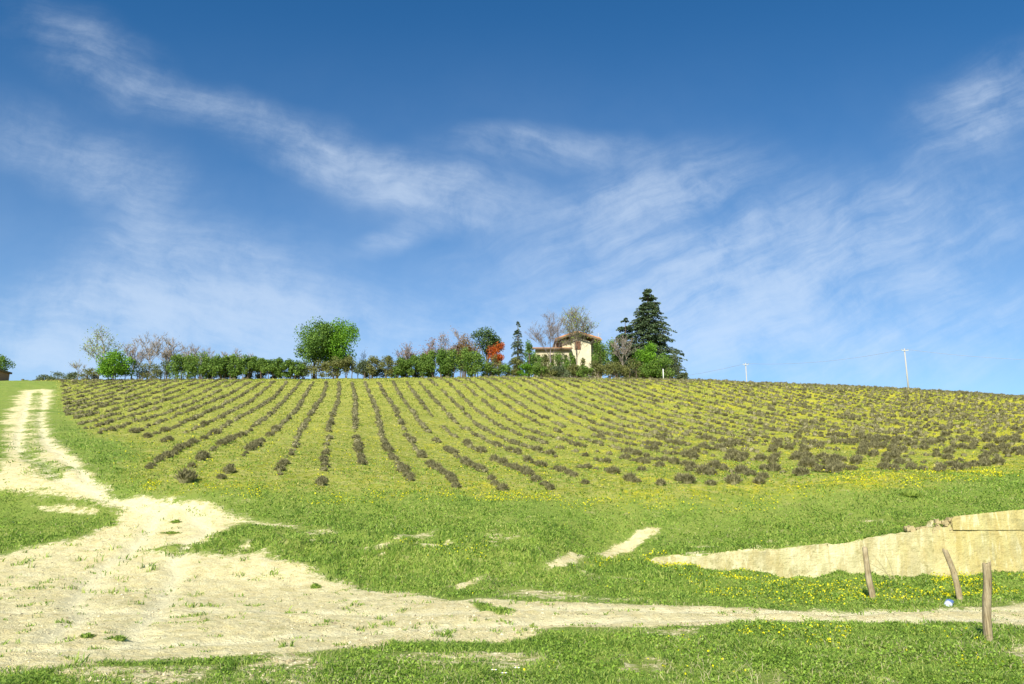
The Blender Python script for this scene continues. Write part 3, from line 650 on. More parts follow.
# ------------------------------------------------------------ trees and hedge on the crest
def place(px, Y):
    X = (px - W_ / 2) / F * Y
    for _ in range(4):
        z = float(base(X, Y)); X = (px - W_ / 2) / F * (Y * math.cos(PITCH) + z * math.sin(PITCH))
    return X, G1(X, Y)
def hgt_at(py, Y, gz):                # height over the ground that reaches picture row py at distance Y
    d = pixdir(512, py); return d[2] / d[1] * Y + EYE - gz
def mpp(Y): return Y * 1.03 / F      # metres per picture element at that distance
LEAF = {
 'fresh': leafmat('fresh_leaves', [(.07, .17, .015), (.14, .30, .022), (.21, .40, .03), (.30, .50, .05)], .35),
 'mid': leafmat('mid_green_leaves', [(.07, .14, .025), (.13, .24, .04), (.19, .31, .055), (.27, .38, .08)], .3),
 'hedge': leafmat('hedge_leaves', [(.07, .14, .025), (.15, .25, .042), (.23, .34, .06), (.33, .43, .10)], .3),
 'pale': leafmat('pale_young_leaves', [(.26, .36, .06), (.38, .48, .09), (.52, .58, .15)], .4),
 'olive': leafmat('olive_leaves', [(.12, .13, .045), (.19, .20, .065), (.27, .28, .09), (.36, .34, .14)], .3),
 'rust': leafmat('rusty_leaves', [(.16, .09, .035), (.24, .15, .05), (.26, .22, .07)], .3),
 'orange': leafmat('orange_leaves', [(.36, .07, .012), (.55, .13, .02), (.62, .22, .04)], .35),
 'pine': leafmat('pine_needles', [(.03, .065, .02), (.06, .11, .03), (.10, .16, .045), (.16, .21, .07)], .1),
 'spruce': leafmat('blue_green_needles', [(.05, .085, .04), (.09, .14, .065), (.14, .20, .09), (.22, .28, .15)], .1),
 'pink': leafmat('pink_buds', [(.30, .15, .12), (.38, .22, .18), (.36, .27, .18)], .3),
 'lilac': leafmat('lilac_buds', [(.18, .14, .13), (.26, .21, .19), (.30, .25, .20)], .3),
 'greygreen': leafmat('grey_green_leaves', [(.09, .12, .06), (.15, .19, .09), (.22, .26, .13)], .3)}
BARK = barkmat('grey_bark', (.16, .13, .10), (.30, .26, .21)); BARKD = barkmat('dark_bark', (.08, .06, .045), (.17, .13, .10)); BARKP = barkmat('pale_twigs', (.22, .18, .14), (.36, .31, .26)); BARKL = barkmat('lilac_bark', (.17, .14, .13), (.30, .26, .25))

def leafy(label, cat, px, Y, ytop, wpx, leaf='mid', bark=None, n=1800, ls=.24, bare_stem=.25, clumps=16, seed=1, shape=1.0, group=None, name='tree', top=1.0, stems=1, fill=.55, depth=None, sink=0.):
    r = np.random.RandomState(seed); X, gz = place(px, Y); gz -= sink
    H = hgt_at(ytop, Y, gz); Wd = wpx * mpp(Y) / 2; cb = bare_stem * H; ch = (H - cb) / 2; cc = np.array([0, 0, cb + ch])
    root = empty(name, (X, Y, gz)); tag(root, label, cat, group)
    tr = MB(); lf = MB(); bark = bark or BARKD
    ctrs = []
    for k in range(clumps):
        d = r.normal(size=3); d /= np.linalg.norm(d); q = r.uniform(.25, 1) ** .6
        e = np.array([Wd, (depth or Wd), ch]) * .80; p = d * q * e * 1.12
        if shape != 1.0: p[:2] *= max(.25, 1 - (p[2] / ch * .5 + .5) * (1 - shape)) 
        ctrs.append(cc + p)
    ctrs.append(cc + np.array([0, 0, ch * .72])); ctrs = np.array(ctrs)
    for s in range(stems):
        bx = r.uniform(-.5, .5) * Wd if stems > 1 else 0; lean = r.uniform(-.2, .2)
        zt = cb + ch * (1.2 if stems == 1 else .8); kk = np.linspace(0, 1, 6)
        pts = np.stack([bx + lean * kk + r.normal(0, .03 * H / 6, 6) * kk, r.normal(0, .03 * H / 6, 6) * kk + (r.uniform(-.3, .3) if stems > 1 else 0), kk * zt - .15 * (1 - kk)], -1)
        r0 = (.018 * H + .05) / (1 if stems == 1 else 1.5); tr.tube(pts, r0 * (1.15 - .85 * kk), 7)
        for c in ctrs[s::stems]:
            j = r.randint(2, 5) if c[2] > pts[3][2] else r.randint(1, 3); a = pts[j]; m_ = (a + c) / 2 + np.array([0, 0, .08 * H * r.uniform(-.3, 1)])
            tr.tube([a, m_, c], [r0 * .38, r0 * .22, r0 * .07], 5)
    per = n // len(ctrs); sz = np.array([Wd, depth or Wd, ch]) * .42; per = int(per * 1.5)
    for c in ctrs:
        q = r.normal(size=(per, 3)); q /= np.linalg.norm(q, axis=1)[:, None]; q *= (r.uniform(0, 1, (per, 1)) ** fill) * r.uniform(.75, 1.25)
        lf.cards(c + q * sz, ls, .35, .8, r)
    tr.build('trunk', bark, root, True); lf.build('crown', LEAF[leaf], root)
    return root

def bare(label, cat, px, Y, ytop, wpx, leaf='lilac', bark=None, seed=1, nleaf=700, ls=.13, levels=4, r0=.13, up=.5, group=None, name='bare_tree', split=.28, stems=1, twig=.022, budspread=.25):
    r = np.random.RandomState(seed); X, gz = place(px, Y); H = hgt_at(ytop, Y, gz); Wd = wpx * mpp(Y) / 2
    root = empty(name, (X, Y, gz)); tag(root, label, cat, group); tr = MB(); tips = []
    def grow(p, d, L, rad, lev):
        n = 4; pts = [p]; q = p.copy(); dd = d.copy()
        for i in range(n):
            dd = dd + r.normal(0, .025 if lev == 0 else .11, 3) + np.array([0, 0, .05 * up]); dd /= np.linalg.norm(dd); q = q + dd * L / n; pts.append(q)
        r1 = max(twig * .7, rad * .55); tr.tube(pts, np.linspace(rad, r1, n + 1), 5 if lev < 2 else 3, lev < 2)
        if lev >= levels:
            tips.extend(pts[1:]); return
        if lev >= levels - 1: tips.extend(pts[2:])
        for k in range(4 if lev < 2 else 3):
            t_ = r.uniform(.35, 1.0) if lev else r.uniform(split * 1.6, 1.0); a = pts[min(n, int(t_ * n + .5))]
            az = r.uniform(0, 6.28); out_ = np.array([math.cos(az), math.sin(az), 0]); nd = dd * .75 + out_ * r.uniform(.55, 1.05) + np.array([0, 0, up * .5]); nd /= np.linalg.norm(nd)
            grow(a, nd, L * r.uniform(.5, .72), max(twig, r1 * r.uniform(.5, .75)), lev + 1)
        grow(pts[-1], dd, L * .62, r1, lev + 1)
    for s in range(stems):
        b = np.array([r.uniform(-.5, .5) * Wd if stems > 1 else 0, r.uniform(-.4, .4) if stems > 1 else 0, -.1]); grow(b, np.array([r.normal(0, .06), r.normal(0, .05), 1.]), H * .48 * (r.uniform(.75, 1) if stems > 1 else 1), r0, 0)
    v, f = tr.arr(); t_ = np.array(tips)
    zs = H / v[:, 2].max(); hi_ = v[v[:, 2] > .40 * v[:, 2].max()]; mx_, my_ = np.median(hi_[:, 0]), np.median(hi_[:, 1]); xs = Wd / (np.percentile(np.abs(hi_[:, 0] - mx_), 97) + 1e-6); xs = min(xs, 4.0); sc = np.array([xs, xs, zs])
    # widen only the crown, so trunks stay slim
    def fit(p):
        k = smooth(.04, .35, p[:, 2:3] / (H / zs)); p = p - np.array([[mx_, my_, 0]]) * k; return p * np.concatenate([1 + (xs - 1) * k, 1 + (xs - 1) * k, zs + 0 * k], 1)
    obj('trunk', mesh('trunk', fit(v), f, bark or BARKL, True), root)
    if nleaf:
        lf = MB(); tp = fit(t_); q = tp[r.randint(0, len(tp), nleaf)] + r.normal(0, budspread, (nleaf, 3)); q = q[q[:, 2] > .12 * H]; lf.cards(q, ls, 0, .8, r); lf.build('crown', LEAF[leaf], root)
    return root

def conifer(label, cat, px, Y, ytop, wpx, leaf='spruce', seed=1, tiers=26, per=9, droop=.25, ls=.22, nl=14, base_=.06, irr=.25, name='conifer', power=.85, group=None):
    r = np.random.RandomState(seed); X, gz = place(px, Y); H = hgt_at(ytop, Y, gz); Wd = wpx * mpp(Y) / 2
    root = empty(name, (X, Y, gz)); tag(root, label, cat, group); tr = MB(); lf = MB()
    kk = np.linspace(0, 1, 8); tr.tube(np.stack([kk * 0, kk * 0, kk * H - .1], -1), .02 * H * (1.05 - kk) + .02, 8)
    for i in range(tiers):
        f = min(.985, (i + r.uniform(-.5, .9)) / tiers); f = max(0, f); z = H * (base_ + (1 - base_) * f); Rr = Wd * (1 - f) ** power * 1.05 + .12
        for k in range(max(4, int(per * (1 - f * .5)))):
            z = H * (base_ + (1 - base_) * f) + r.normal(0, .018) * H * (1 - f)
            az = r.uniform(0, 6.28); L = Rr * r.uniform(1 - irr, 1 + irr * .55); d = np.array([math.cos(az), math.sin(az)])
            tt = np.linspace(0, 1, 5); zz = z + L * (.22 * tt - droop * tt ** 2 * 1.6) ; pts = np.stack([d[0] * L * tt, d[1] * L * tt, zz], -1)
            tr.tube(pts, np.linspace(.05, .012, 5) * (H / 12), 4, False)
            m = max(8, int(nl * 5.0 * (.4 + L / Wd))); u = r.uniform(.18, 1.02, m) ** .8; wdt = (1.05 - u) * L * .42 + .10
            sde = r.uniform(-1, 1, m) * wdt; px_ = d[0] * L * u - d[1] * sde; py_ = d[1] * L * u + d[0] * sde
            pz = z + L * (.22 * u - droop * 1.6 * u ** 2) - np.abs(sde) * .25 + r.normal(0, .06, m)
            lf.cards(np.stack([px_, py_, pz], -1), ls, 1.6, .55, r)
    lf.cards(np.stack([r.normal(0, .06, 12), r.normal(0, .06, 12), H - r.uniform(0, .06 * H, 12)], -1), ls * .8, 0, .5, r)
    tr.build('trunk', BARKD, root, True); lf.build('crown', LEAF[leaf], root); return root

def shrub(label, cat, px, Y, ytop, wpx, leaf='hedge', n=900, ls=.18, seed=1, **kw):
    kw.setdefault('sink', .0)
    return leafy(label, cat, px, Y, ytop, wpx * 1.2, leaf, n=int(n * 1.7), ls=ls * 1.1, bare_stem=kw.pop('bare_stem', .06), seed=seed, name=kw.pop('name', 'shrub'), stems=kw.pop('stems', 3), clumps=kw.pop('clumps', 12), **kw)

# far left
leafy('dark green tree cut by the left edge of the photo', 'tree', -1, 112, 355, 20, 'mid', seed=3, n=1500, ls=.2)
for k, (x, yt, w_, lf_, lb) in enumerate([(44, 375, 14, 'greygreen', 'tiny grey-green shrub on the skyline just right of the track'), (58, 372.5, 26, 'greygreen', 'low pale green shrub on the skyline left of the pale tree'), (74, 372, 20, 'greygreen', 'low grey shrub on the skyline, second left of the pale tree')]):
    shrub(lb, 'shrub', x, 118, yt, w_, lf_, n=500, ls=.16, seed=20 + k)
bare('thin leafless sapling on the skyline left of the pale tree', 'tree', 76, 116, 358, 12, 'pale', BARKP, 31, 90, .12, 3, .05, name='sapling')
bare('tall slender tree with sparse pale yellow-green leaves at the left of the hedge', 'tree', 98, 110, 326, 36, 'pale', BARKP, 33, 1100, .20, 4, .12, .6, name='slender_tree', budspread=.35)
shrub('olive grey shrub at the foot of the pale tree', 'shrub', 90, 109, 368, 16, 'olive', 500, .16, 35)
leafy('dense rounded bright green bush left of the bare trees', 'bush', 113, 108, 352, 38, 'fresh', n=4200, ls=.24, bare_stem=.03, clumps=22, seed=36, name='round_bush', stems=4, fill=.4)
for k, (x, yt, w_, st, lb) in enumerate([(131, 338, 20, 1, 'pinkish budding bare tree directly right of the round bright green bush'), (147, 330, 28, 1, 'tallest pale bare tree left of the clipped green clumps'), (166, 337, 24, 1, 'grey-pink bare tree just left of the dark green clumps'), (187, 343, 18, 1, 'thin bare treetop rising behind the dark green clumps'), (201, 345, 16, 1, 'small bare treetop behind the right end of the dark green clumps'), (233, 347, 22, 1, 'faint bare treetop behind the middle of the thin-trunked tree row'), (250, 353, 18, 1, 'low faint bare treetop behind the thin-trunked tree row')]):
    bare(lb, 'bare tree', x, 112 + (k > 2) * 6, yt, w_, 'pink' if k in (0, 3) else 'lilac', BARKP, 40 + k, 420 if k < 3 else 200, .12, 4, .12 if k < 3 else .08, .7, 'bare trees at the left end of the hedge', stems=st, twig=.028)
for k, (x, yt, w_, lb) in enumerate([(132, 360, 24, 'grey-green undergrowth shrub right of the bright green bush'), (150, 363, 26, 'grey-green undergrowth shrub under the tallest bare tree'), (166, 362, 20, 'grey-green undergrowth shrub left of the dark green clumps')]):
    shrub(lb, 'shrub', x, 110, yt, w_, 'greygreen' if k != 1 else 'olive', 700, .16, 50 + k)
for k, (x, yt, w_, lb) in enumerate([(177, 354, 20, 'leftmost of the three dark green hedge clumps'), (190, 354, 20, 'middle one of the three dark green hedge clumps'), (203, 353, 18, 'rightmost of the three dark green hedge clumps')]):
    leafy(lb, 'hedge tree', x, 108, yt, w_, 'hedge', n=2400, ls=.19, bare_stem=.04, clumps=16, seed=60 + k, group='dark green hedge clumps', name='hedge_clump', stems=4, fill=.4, shape=.8)
# the row of thin-trunked trees
WORDS = ['first', 'second', 'third', 'fourth', 'fifth', 'sixth', 'seventh', 'eighth', 'ninth', 'tenth']
protos_t = []
xs_row = [216, 225, 235, 244, 253, 262, 271, 279, 288, 297]
tops = [355, 356, 356.5, 356.5, 357, 357.5, 359, 359, 361, 361]
for k, (x, yt) in enumerate(zip(xs_row, tops)):
    leafy(f'thin-trunked green hedge tree, {WORDS[k]} to the right of the dark green clumps', 'hedge tree', x + random.uniform(-1, 1), 108 + random.uniform(-.4, .4), yt + random.uniform(-1, 1), 18, 'hedge', n=2200, ls=.20, bare_stem=.16, clumps=14, seed=70 + k, group='row of thin-trunked trees left of the big green tree', name='hedge_tree', stems=2, shape=1.0)
for k, x in enumerate([212, 224, 236, 248, 260, 272, 284, 296]):
    shrub('low scrubby shrub behind the thin-trunked row, ' + WORDS[k] + ' from its left end', 'shrub', x, 110.5, 371 + random.uniform(-2, 2), 13, ['greygreen', 'olive', 'hedge'][k % 3], 500, .16, 300 + k, group='undergrowth behind the thin-trunked row')
# the big pair
leafy('tall duller green tree forming the left half of the big bright pair', 'tree', 314, 110, 320, 46, 'mid', n=8000, ls=.25, bare_stem=.16, clumps=26, seed=90, name='broadleaf_tree', top=1)
leafy('big bright green broadleaf tree, right and brightest of the pair on the crest', 'tree', 337, 111, 322, 42, 'fresh', n=8500, ls=.25, bare_stem=.20, clumps=26, seed=91, name='broadleaf_tree', fill=.42)
for k, (x, yt, w_, lf_, lb) in enumerate([(303, 362, 14, 'greygreen', 'small shrub under the left edge of the big duller green tree'), (318, 360, 20, 'olive', 'olive shrub at the foot of the duller big green tree'), (334, 358, 20, 'olive', 'brownish olive shrub at the foot of the bright big tree'), (349, 357, 18, 'olive', 'olive shrub under the right edge of the bright big tree'), (361, 361, 15, 'greygreen', 'low shrub just right of the bright big tree'),
                                          (374, 357, 18, 'olive', 'reddish olive shrub left of the pink budding trees'), (388, 357, 15, 'olive', 'pinkish brown shrub beside the reddish olive shrub'), (398, 361, 12, 'hedge', 'small green tree left of the first pink budding tree')]):
    shrub(lb, 'shrub', x, 108, yt, w_, lf_, 900, .17, 100 + k, bare_stem=.12)
bare('faint bare sapling right of the big bright green tree', 'bare tree', 363, 114, 349, 12, 'lilac', BARKP, 110, 60, .1, 3, .05, name='sapling')
for k, x in enumerate([367, 380, 394, 406, 418, 430, 444]):
    shrub('low scrubby shrub under the middle hedge trees, ' + WORDS[k] + ' from the left', 'shrub', x, 110.5, 368 + random.uniform(-3, 2), 14, ['olive', 'greygreen', 'hedge'][k % 3], 600, .16, 330 + k, group='undergrowth below the middle hedge trees')
# hedge trees in the middle
for k, (x, yt, w_, lf_, lb) in enumerate([(402, 359, 13, 'hedge', 'thin-trunked green tree under the first pink budding tree'), (413, 357, 13, 'hedge', 'thin-trunked green tree left of centre under the pink trees'), (423, 355, 14, 'hedge', 'thin-trunked green tree below the gap between two pink trees'), (433, 353, 14, 'hedge', 'thin-trunked green tree below the tallest pink budding tree'), (441, 351, 14, 'mid', 'green tree right of the tallest pink budding tree'),
                                          (452, 351, 18, 'hedge', 'dense dark green hedge tree below the rusty crown'), (464, 350, 18, 'hedge', 'dense green hedge tree left of the round pine'), (476, 353, 18, 'hedge', 'dense green hedge tree under the round pine')]):
    leafy(lb, 'hedge tree', x, 109, yt - 1, w_ * 1.3, lf_, n=2600, ls=.20, bare_stem=.13 if k < 5 else .05, clumps=12, seed=120 + k, group='green hedge trees left of the orange tree', name='hedge_tree', stems=1 if k < 5 else 3, fill=.45)
for k, (x, yt, w_, lb) in enumerate([(408, 344, 20, 'leftmost pink budding tree behind the hedge'), (428, 339, 18, 'smaller pink budding tree left of the tallest pink one'), (441, 333, 26, 'tallest pink budding tree behind the hedge'), (461, 329, 22, 'pink budding treetop behind the rusty brown crown')]):
    bare(lb, 'budding tree', x, 117, yt, w_, 'pink', BARKP, 140 + k, 900, .17, 4, .10, .7, 'pink budding trees behind the hedge', name='budding_tree', twig=.025)
leafy('rusty olive brown rounded tree left of the round pine', 'tree', 465, 115, 337, 28, 'rust', n=2200, ls=.2, bare_stem=.3, clumps=16, seed=150, name='rusty_tree')
leafy('dark green round-topped pine left of the orange tree', 'pine tree', 487, 118, 328.5, 34, 'pine', n=3000, ls=.25, bare_stem=.50, clumps=18, seed=151, name='umbrella_pine', fill=.5)
leafy('small orange-red leaved tree between the round pine and the slim conifer', 'tree', 499, 113, 344, 25, 'orange', n=2200, ls=.2, bare_stem=.38, clumps=14, seed=152, name='orange_tree', fill=.5)
leafy('yellow-green shrub below the orange-red tree', 'shrub', 494, 110, 355, 20, 'olive', n=1200, ls=.17, bare_stem=.05, seed=153, name='shrub', stems=3)
conifer('slim pointed dark conifer right of the orange tree', 'conifer', 518, 115, 321, 17, 'spruce', 160, 22, 8, .3, .20, 7, .25, .25, power=.7)
leafy('green leafy tree right of the slim conifer', 'tree', 529, 113, 342, 17, 'mid', n=1600, ls=.2, bare_stem=.15, clumps=12, seed=161, name='leafy_tree')
for k, (x, yt, w_, lf_, lb) in enumerate([(487, 364, 16, 'hedge', 'low green shrub left of the yellow-green shrub'), (504, 364, 18, 'mid', 'low green shrub under the orange-red tree'), (515, 358, 15, 'olive', 'light olive shrub under the slim conifer'), (524, 365, 20, 'fresh', 'low bright green shrub right of the slim conifer'), (538, 362, 18, 'hedge', 'dark shrub in front of the left end of the house wing'),
                                          (549, 366, 18, 'olive', 'olive brown shrub in front of the house wing'), (561, 366, 17, 'greygreen', 'grey-green shrub below the junction of wing and house'), (573, 365, 16, 'olive', 'olive shrub below the gable window'), (584, 366, 16, 'hedge', 'small dark shrub below the cream gable wall'), (596, 361, 16, 'olive', 'olive shrub at the right corner of the house')]):
    shrub(lb, 'shrub', x, 109.5, yt, w_, lf_, 800, .17, 170 + k, bare_stem=.05)
bare('lilac-grey leafless tree in front of the left side of the house', 'bare tree', 551, 112.5, 308, 38, 'lilac', BARKL, 196, 800, .12, 5, .13, .6, split=.3, twig=.015)
bare('tall thin tree with fine pale green leaves in front of the gable', 'tree', 577, 112, 303, 34, 'pale', BARK, 202, 1500, .17, 5, .13, .7, name='slender_tree', split=.4, twig=.02, budspread=.3)
for k, (x, yt, w_, lf_, lb) in enumerate([(601, 343, 18, 'hedge', 'green bushy tree against the right end of the house'), (612, 340, 18, 'hedge', 'green bushy tree filling the gap between house and big conifer'), (622, 350, 16, 'greygreen', 'grey-green tree left of the bright round tree')]):
    leafy(lb, 'tree', x, 113, yt, w_, lf_, n=2000, ls=.2, bare_stem=.06, clumps=14, seed=200 + k, name='bushy_tree', stems=2, shape=.75)
bare('thin brownish bare tree in front of the big conifer', 'bare tree', 622, 111, 334, 20, 'lilac', BARKP, 210, 300, .13, 4, .08, .8, twig=.022)
conifer('smaller ragged dark conifer on the left flank of the giant one', 'conifer', 627, 118, 318, 34, 'spruce', 211, 22, 12, .22, .30, 14, .08, .35, power=.55)
conifer('giant dark cedar-like conifer, the tallest tree right of the house', 'conifer', 651, 119, 288, 66, 'spruce', 213, 38, 17, .22, .34, 16, .05, .42, power=.68)
leafy('bright green rounded tree in front of the giant conifer', 'tree', 652, 111, 343, 34, 'fresh', n=3600, ls=.22, bare_stem=.10, clumps=20, seed=214, name='round_tree')
leafy('grey-green sparse tree at the right end of the crest planting', 'tree', 677, 111, 352, 18, 'greygreen', n=900, ls=.17, bare_stem=.1, clumps=12, seed=215, name='sparse_tree', stems=2)
for k, (x, yt, w_, lf_, lb) in enumerate([(612, 362, 22, 'olive', 'olive shrub under the gap between house and big conifer'), (632, 358, 18, 'olive', 'pale twiggy shrub left of the bright round tree'), (646, 364, 18, 'hedge', 'dark shrub under the bright round tree'), (664, 356, 22, 'hedge', 'dark green shrub at the right foot of the giant conifer'), (683, 373, 10, 'greygreen', 'tiny shrub at the right end of the crest planting')]):
    shrub(lb, 'shrub', x, 109.5, yt, w_, lf_, 900, .17, 220 + k, bare_stem=.04)

for k, (x, yt, w_, lf_, lb) in enumerate([(535, 352, 18, 'mid', 'green shrub hiding the left end of the house wing'), (546, 354, 22, 'olive', 'olive shrub before the second arch of the house wing'), (559, 354, 20, 'hedge', 'dark green shrub before the right arches of the house wing'), (571, 352, 9, 'hedge', 'narrow dark shrub beside the tall pale green tree'), (597, 342, 13, 'mid', 'green climber like shrub covering the right corner of the gable wall'), (584, 359, 10, 'olive', 'slim olive shrub in front of the middle of the gable wall')]):
    shrub(lb, 'shrub', x, 113.5, yt, w_, lf_, 800, .17, 250 + k, bare_stem=.04)

# ------------------------------------------------------------ farmhouse
HY = 122.0; hx, hz = place(577.4, HY); s_ = mpp(HY)
fx = lambda px: (px - 577.4) * s_           # metres right of the gable apex
def fz(py): return hgt_at(py, HY, hz)
wallm = plain('cream_plaster', (.42, .37, .23), (.80, .74, .54), 1.3, .9, .1)
tile, t = material('roof_tiles')
tcn = t.n('ShaderNodeTexCoord').outputs['Object']; wvv = t.n('ShaderNodeTexWave', bands_direction='X', i={'Vector': tcn, 'Scale': 1.6, 'Distortion': .6, 'Detail': 1}).outputs[0]
nn_ = t.noise(tcn, 3.0, 4); finish(t, t.mix(nn_, t.mix(wvv, (.50, .17, .05), (.68, .30, .09)), (.50, .30, .16)), .9, wvv, .6, .05)
timber = plain('eaves_timber', (.12, .08, .05), (.22, .15, .09), 5); shut = plain('brown_shutter', (.13, .06, .035), (.20, .10, .06), 9); dark = plain('dark_opening', (.03, .025, .02), (.05, .045, .035), 3); metal = plain('antenna_metal', (.45, .45, .44), (.55, .55, .53), 3, .5)
house = empty('farmhouse', (hx, HY, hz)); tag(house, 'cream plastered farmhouse with orange tiled roofs among the trees on the crest', 'house')
bm = MB(); xl, xr = fx(563), fx(591.5); za, ze = fz(336), fz(342); D0, D1 = 0, 9.5
xm = fx(577.4)
# main block with the gable towards us
bm.prism([(xl, D0, -.5), (xr, D0, -.5), (xr, D0, ze), (xm, D0, za), (xl, D0, ze)], np.array([0, 0, 0.]), np.array([0, D1, 0.])); bm.build('wall', wallm, house)
# right wing and raised block behind
bm = MB(); bm.box(xr + .004, fx(603), 1.6, 8.5, -.5, fz(342.5)); o = bm.build('side_wall', wallm, house)
bm = MB(); bm.box(fx(583.5), fx(602), 4.2, 9.0, 3.5, fz(335.5)); bm.build('raised_block', wallm, house)
bm = MB(); bm.box(fx(556.4), xl - .004, 1.2, 7.5, -.5, fz(341)); bm.build('loggia_wall', plain('brown_plaster', (.22, .13, .08), (.32, .20, .13), 2), house)
def slab(name, quad, th, mat, parent):
    q = np.array(quad, float); nrm = np.cross(q[1] - q[0], q[3] - q[0]); nrm /= np.linalg.norm(nrm)
    if nrm[2] < 0: nrm = -nrm
    b = MB(); b.prism(q, np.zeros(3), nrm * th); return b.build(name, mat, parent)
zA = fz(333.2); zl, zr_ = fz(340.6), fz(340.2); xe0, xe1 = fx(555.8), fx(600.5)
slab('roof', [(xe0, -1.1, zl), (xm - .01, -1.1, zA), (xm - .01, D1 + .5, zA), (xe0, D1 + .5, zl)], .16, tile, house)
slab('roof', [(xe1, -1.1, zr_), (xm + .01, -1.1, zA), (xm + .01, D1 + .5, zA), (xe1, D1 + .5, zr_)], .16, tile, house)
for (xa, z0_) in ((xe0, zl), (xe1, zr_)):
    b = MB(); b.prism([(xa, -1.14, z0_ - .30), (xm, -1.14, zA - .30), (xm, -1.14, zA - .02), (xa, -1.14, z0_ - .02)], np.zeros(3), np.array([0, -.07, 0.])); b.build('bargeboard', timber, house)
    b = MB()
    for k in range(9):
        u = (k + .5) / 9; X_ = xa + (xm - xa) * u; Z_ = z0_ + (zA - z0_) * u; b.box(X_ - .05, X_ + .05, -1.05, 0, Z_ - .20, Z_ - .06)
    b.build('rafters', timber, house)
# hipped tile roof of the raised block
b = MB(); x0, x1, y0, y1, zb, zt_ = fx(581.5), fx(605), 3.4, 9.8, fz(334.2), fz(328.6)
rx0, rx1, ym = fx(585), fx(594), 6.6
v = [(x0, y0, zb), (x1, y0, zb), (x1, y1, zb), (x0, y1, zb), (rx0, ym, zt_), (rx1, ym, zt_), (x0, y0, zb - .18), (x1, y0, zb - .18), (x1, y1, zb - .18), (x0, y1, zb - .18)]
b.add(v, [(1, 2, 5), (3, 0, 4)], [(0, 1, 5, 4), (2, 3, 4, 5), (6, 7, 1, 0), (7, 8, 2, 1), (8, 9, 3, 2), (9, 6, 0, 3), (9, 8, 7, 6)]); hr = b.build('hipped_roof', tile, house)
b = MB(); b.box(x0 + .25, x1 - .25, y0 + .25, y1 - .25, zb - .34, zb - .185); b.build('eaves', timber, house)
# windows with shutters
for (cx_, zc, w2, h2, yy) in ((fx(578.3), fz(345.5), .42, .62, -.01), (fx(597.5), fz(348), .35, .5, 1.59)):
    fr = MB(); fr.box(cx_ - w2 - .07, cx_ + w2 + .07, yy - .03, yy, zc - h2 - .07, zc + h2 + .07); wn = fr.build('window', plain('window_frame', (.20, .12, .07), (.26, .16, .1)) if 'wfm' not in globals() else wfm, house); wfm = wn.data.materials[0]
    p = MB(); p.box(cx_ - w2, cx_ + w2, yy - .045, yy - .032, zc - h2, zc + h2); p.build('pane', dark, wn)
    for sgn in (-1, 1):
        q = MB(); xa = cx_ + sgn * w2 * .52
        q.box(xa - w2 * .46, xa + w2 * .46, yy - .085, yy - .05, zc - h2, zc + h2)
        for j in range(6): q.box(xa - w2 * .36, xa + w2 * .36, yy - .10, yy - .087, zc - h2 + .1 + j * h2 * .31, zc - h2 + .1 + j * h2 * .31 + .06)
        q.build('shutter', shut, wn)
b = MB(); b.box(xm - .35, xm + .35, -.05, -.01, 0, 2.0); b.build('door', shut, house)
# low left wing: arcade under a lean-to tiled roof
x0, x1 = fx(536), fx(571.5); yw0 = -2.6; zt_ = fz(351.8) 
b = MB(); n_op = 5; step = (x1 - .5 - x0) / n_op
b.box(x0, x1 - .5, yw0, yw0 + .35, fz(358), zt_ - .1)
for k in range(n_op + 1): b.box(x0 + k * step - .28, x0 + k * step + .28, yw0 + .003, yw0 + .347, -.6, fz(358) - .002)
b.build('arcade', plain('aged_plaster', (.42, .37, .25), (.58, .52, .37), 2.5), house)
b = MB(); b.box(x0, x1 - .6, yw0 + 1.9, yw0 + 2.1, -.6, zt_ + .2); b.build('arcade_back_wall', plain('shaded_plaster', (.5, .44, .3), (.6, .53, .38), 1.5), house)
slab('lower_roof', [(x0 - .5, yw0 - .5, zt_ - .1), (x1, yw0 - .5, zt_ - .1), (x1, -.02, zt_ + .55), (x0 - .5, -.02, zt_ + .55)], .15, tile, house)
b = MB(); b.box(x0 - .5, x1, yw0 - .57, yw0 - .502, zt_ - .24, zt_ - .02); b.build('gutter', timber, house)
b = MB(); b.box(fx(589.5), fx(592.5), 6.9, 7.5, fz(333), fz(327.6)); ch_ = b.build('chimney', plain('chimney_brick', (.45, .30, .2), (.55, .4, .28)), house)
b = MB(); ax_ = fx(603.5); b.tube([(ax_, 6, fz(336)), (ax_, 6, fz(324.5))], .035, 5)
for k in range(4): b.tube([(ax_ - .5 + .05 * k, 6, fz(324.8) - k * .22), (ax_ + .5 - .05 * k, 6, fz(324.8) - k * .22)], .018, 4)
b.build('antenna', metal, house)
# red-brown brick hut cut by the left edge
bx_, bz_ = place(-14.5, 108); hut = empty('brick_hut', (bx_, 108, bz_)); tag(hut, 'reddish brown brick hut cut off by the left edge below the dark tree', 'hut')
b = MB(); w2 = 9 * mpp(108); hh_ = hgt_at(368.5, 108, bz_); b.box(-w2, w2, 0, 3, -.4, hh_ - .25); b.build('wall', plain('hut_brick', (.28, .14, .09), (.40, .24, .16), 4), hut)
b = MB(); b.box(-w2 - .2, w2 + .2, -.25, 3.25, hh_ - .246, hh_); b.build('roof', timber, hut)
b = MB(); b.box(w2 - 1.1, w2 - .35, -.03, -.002, -.1, hh_ - .6); b.build('door', dark, hut)

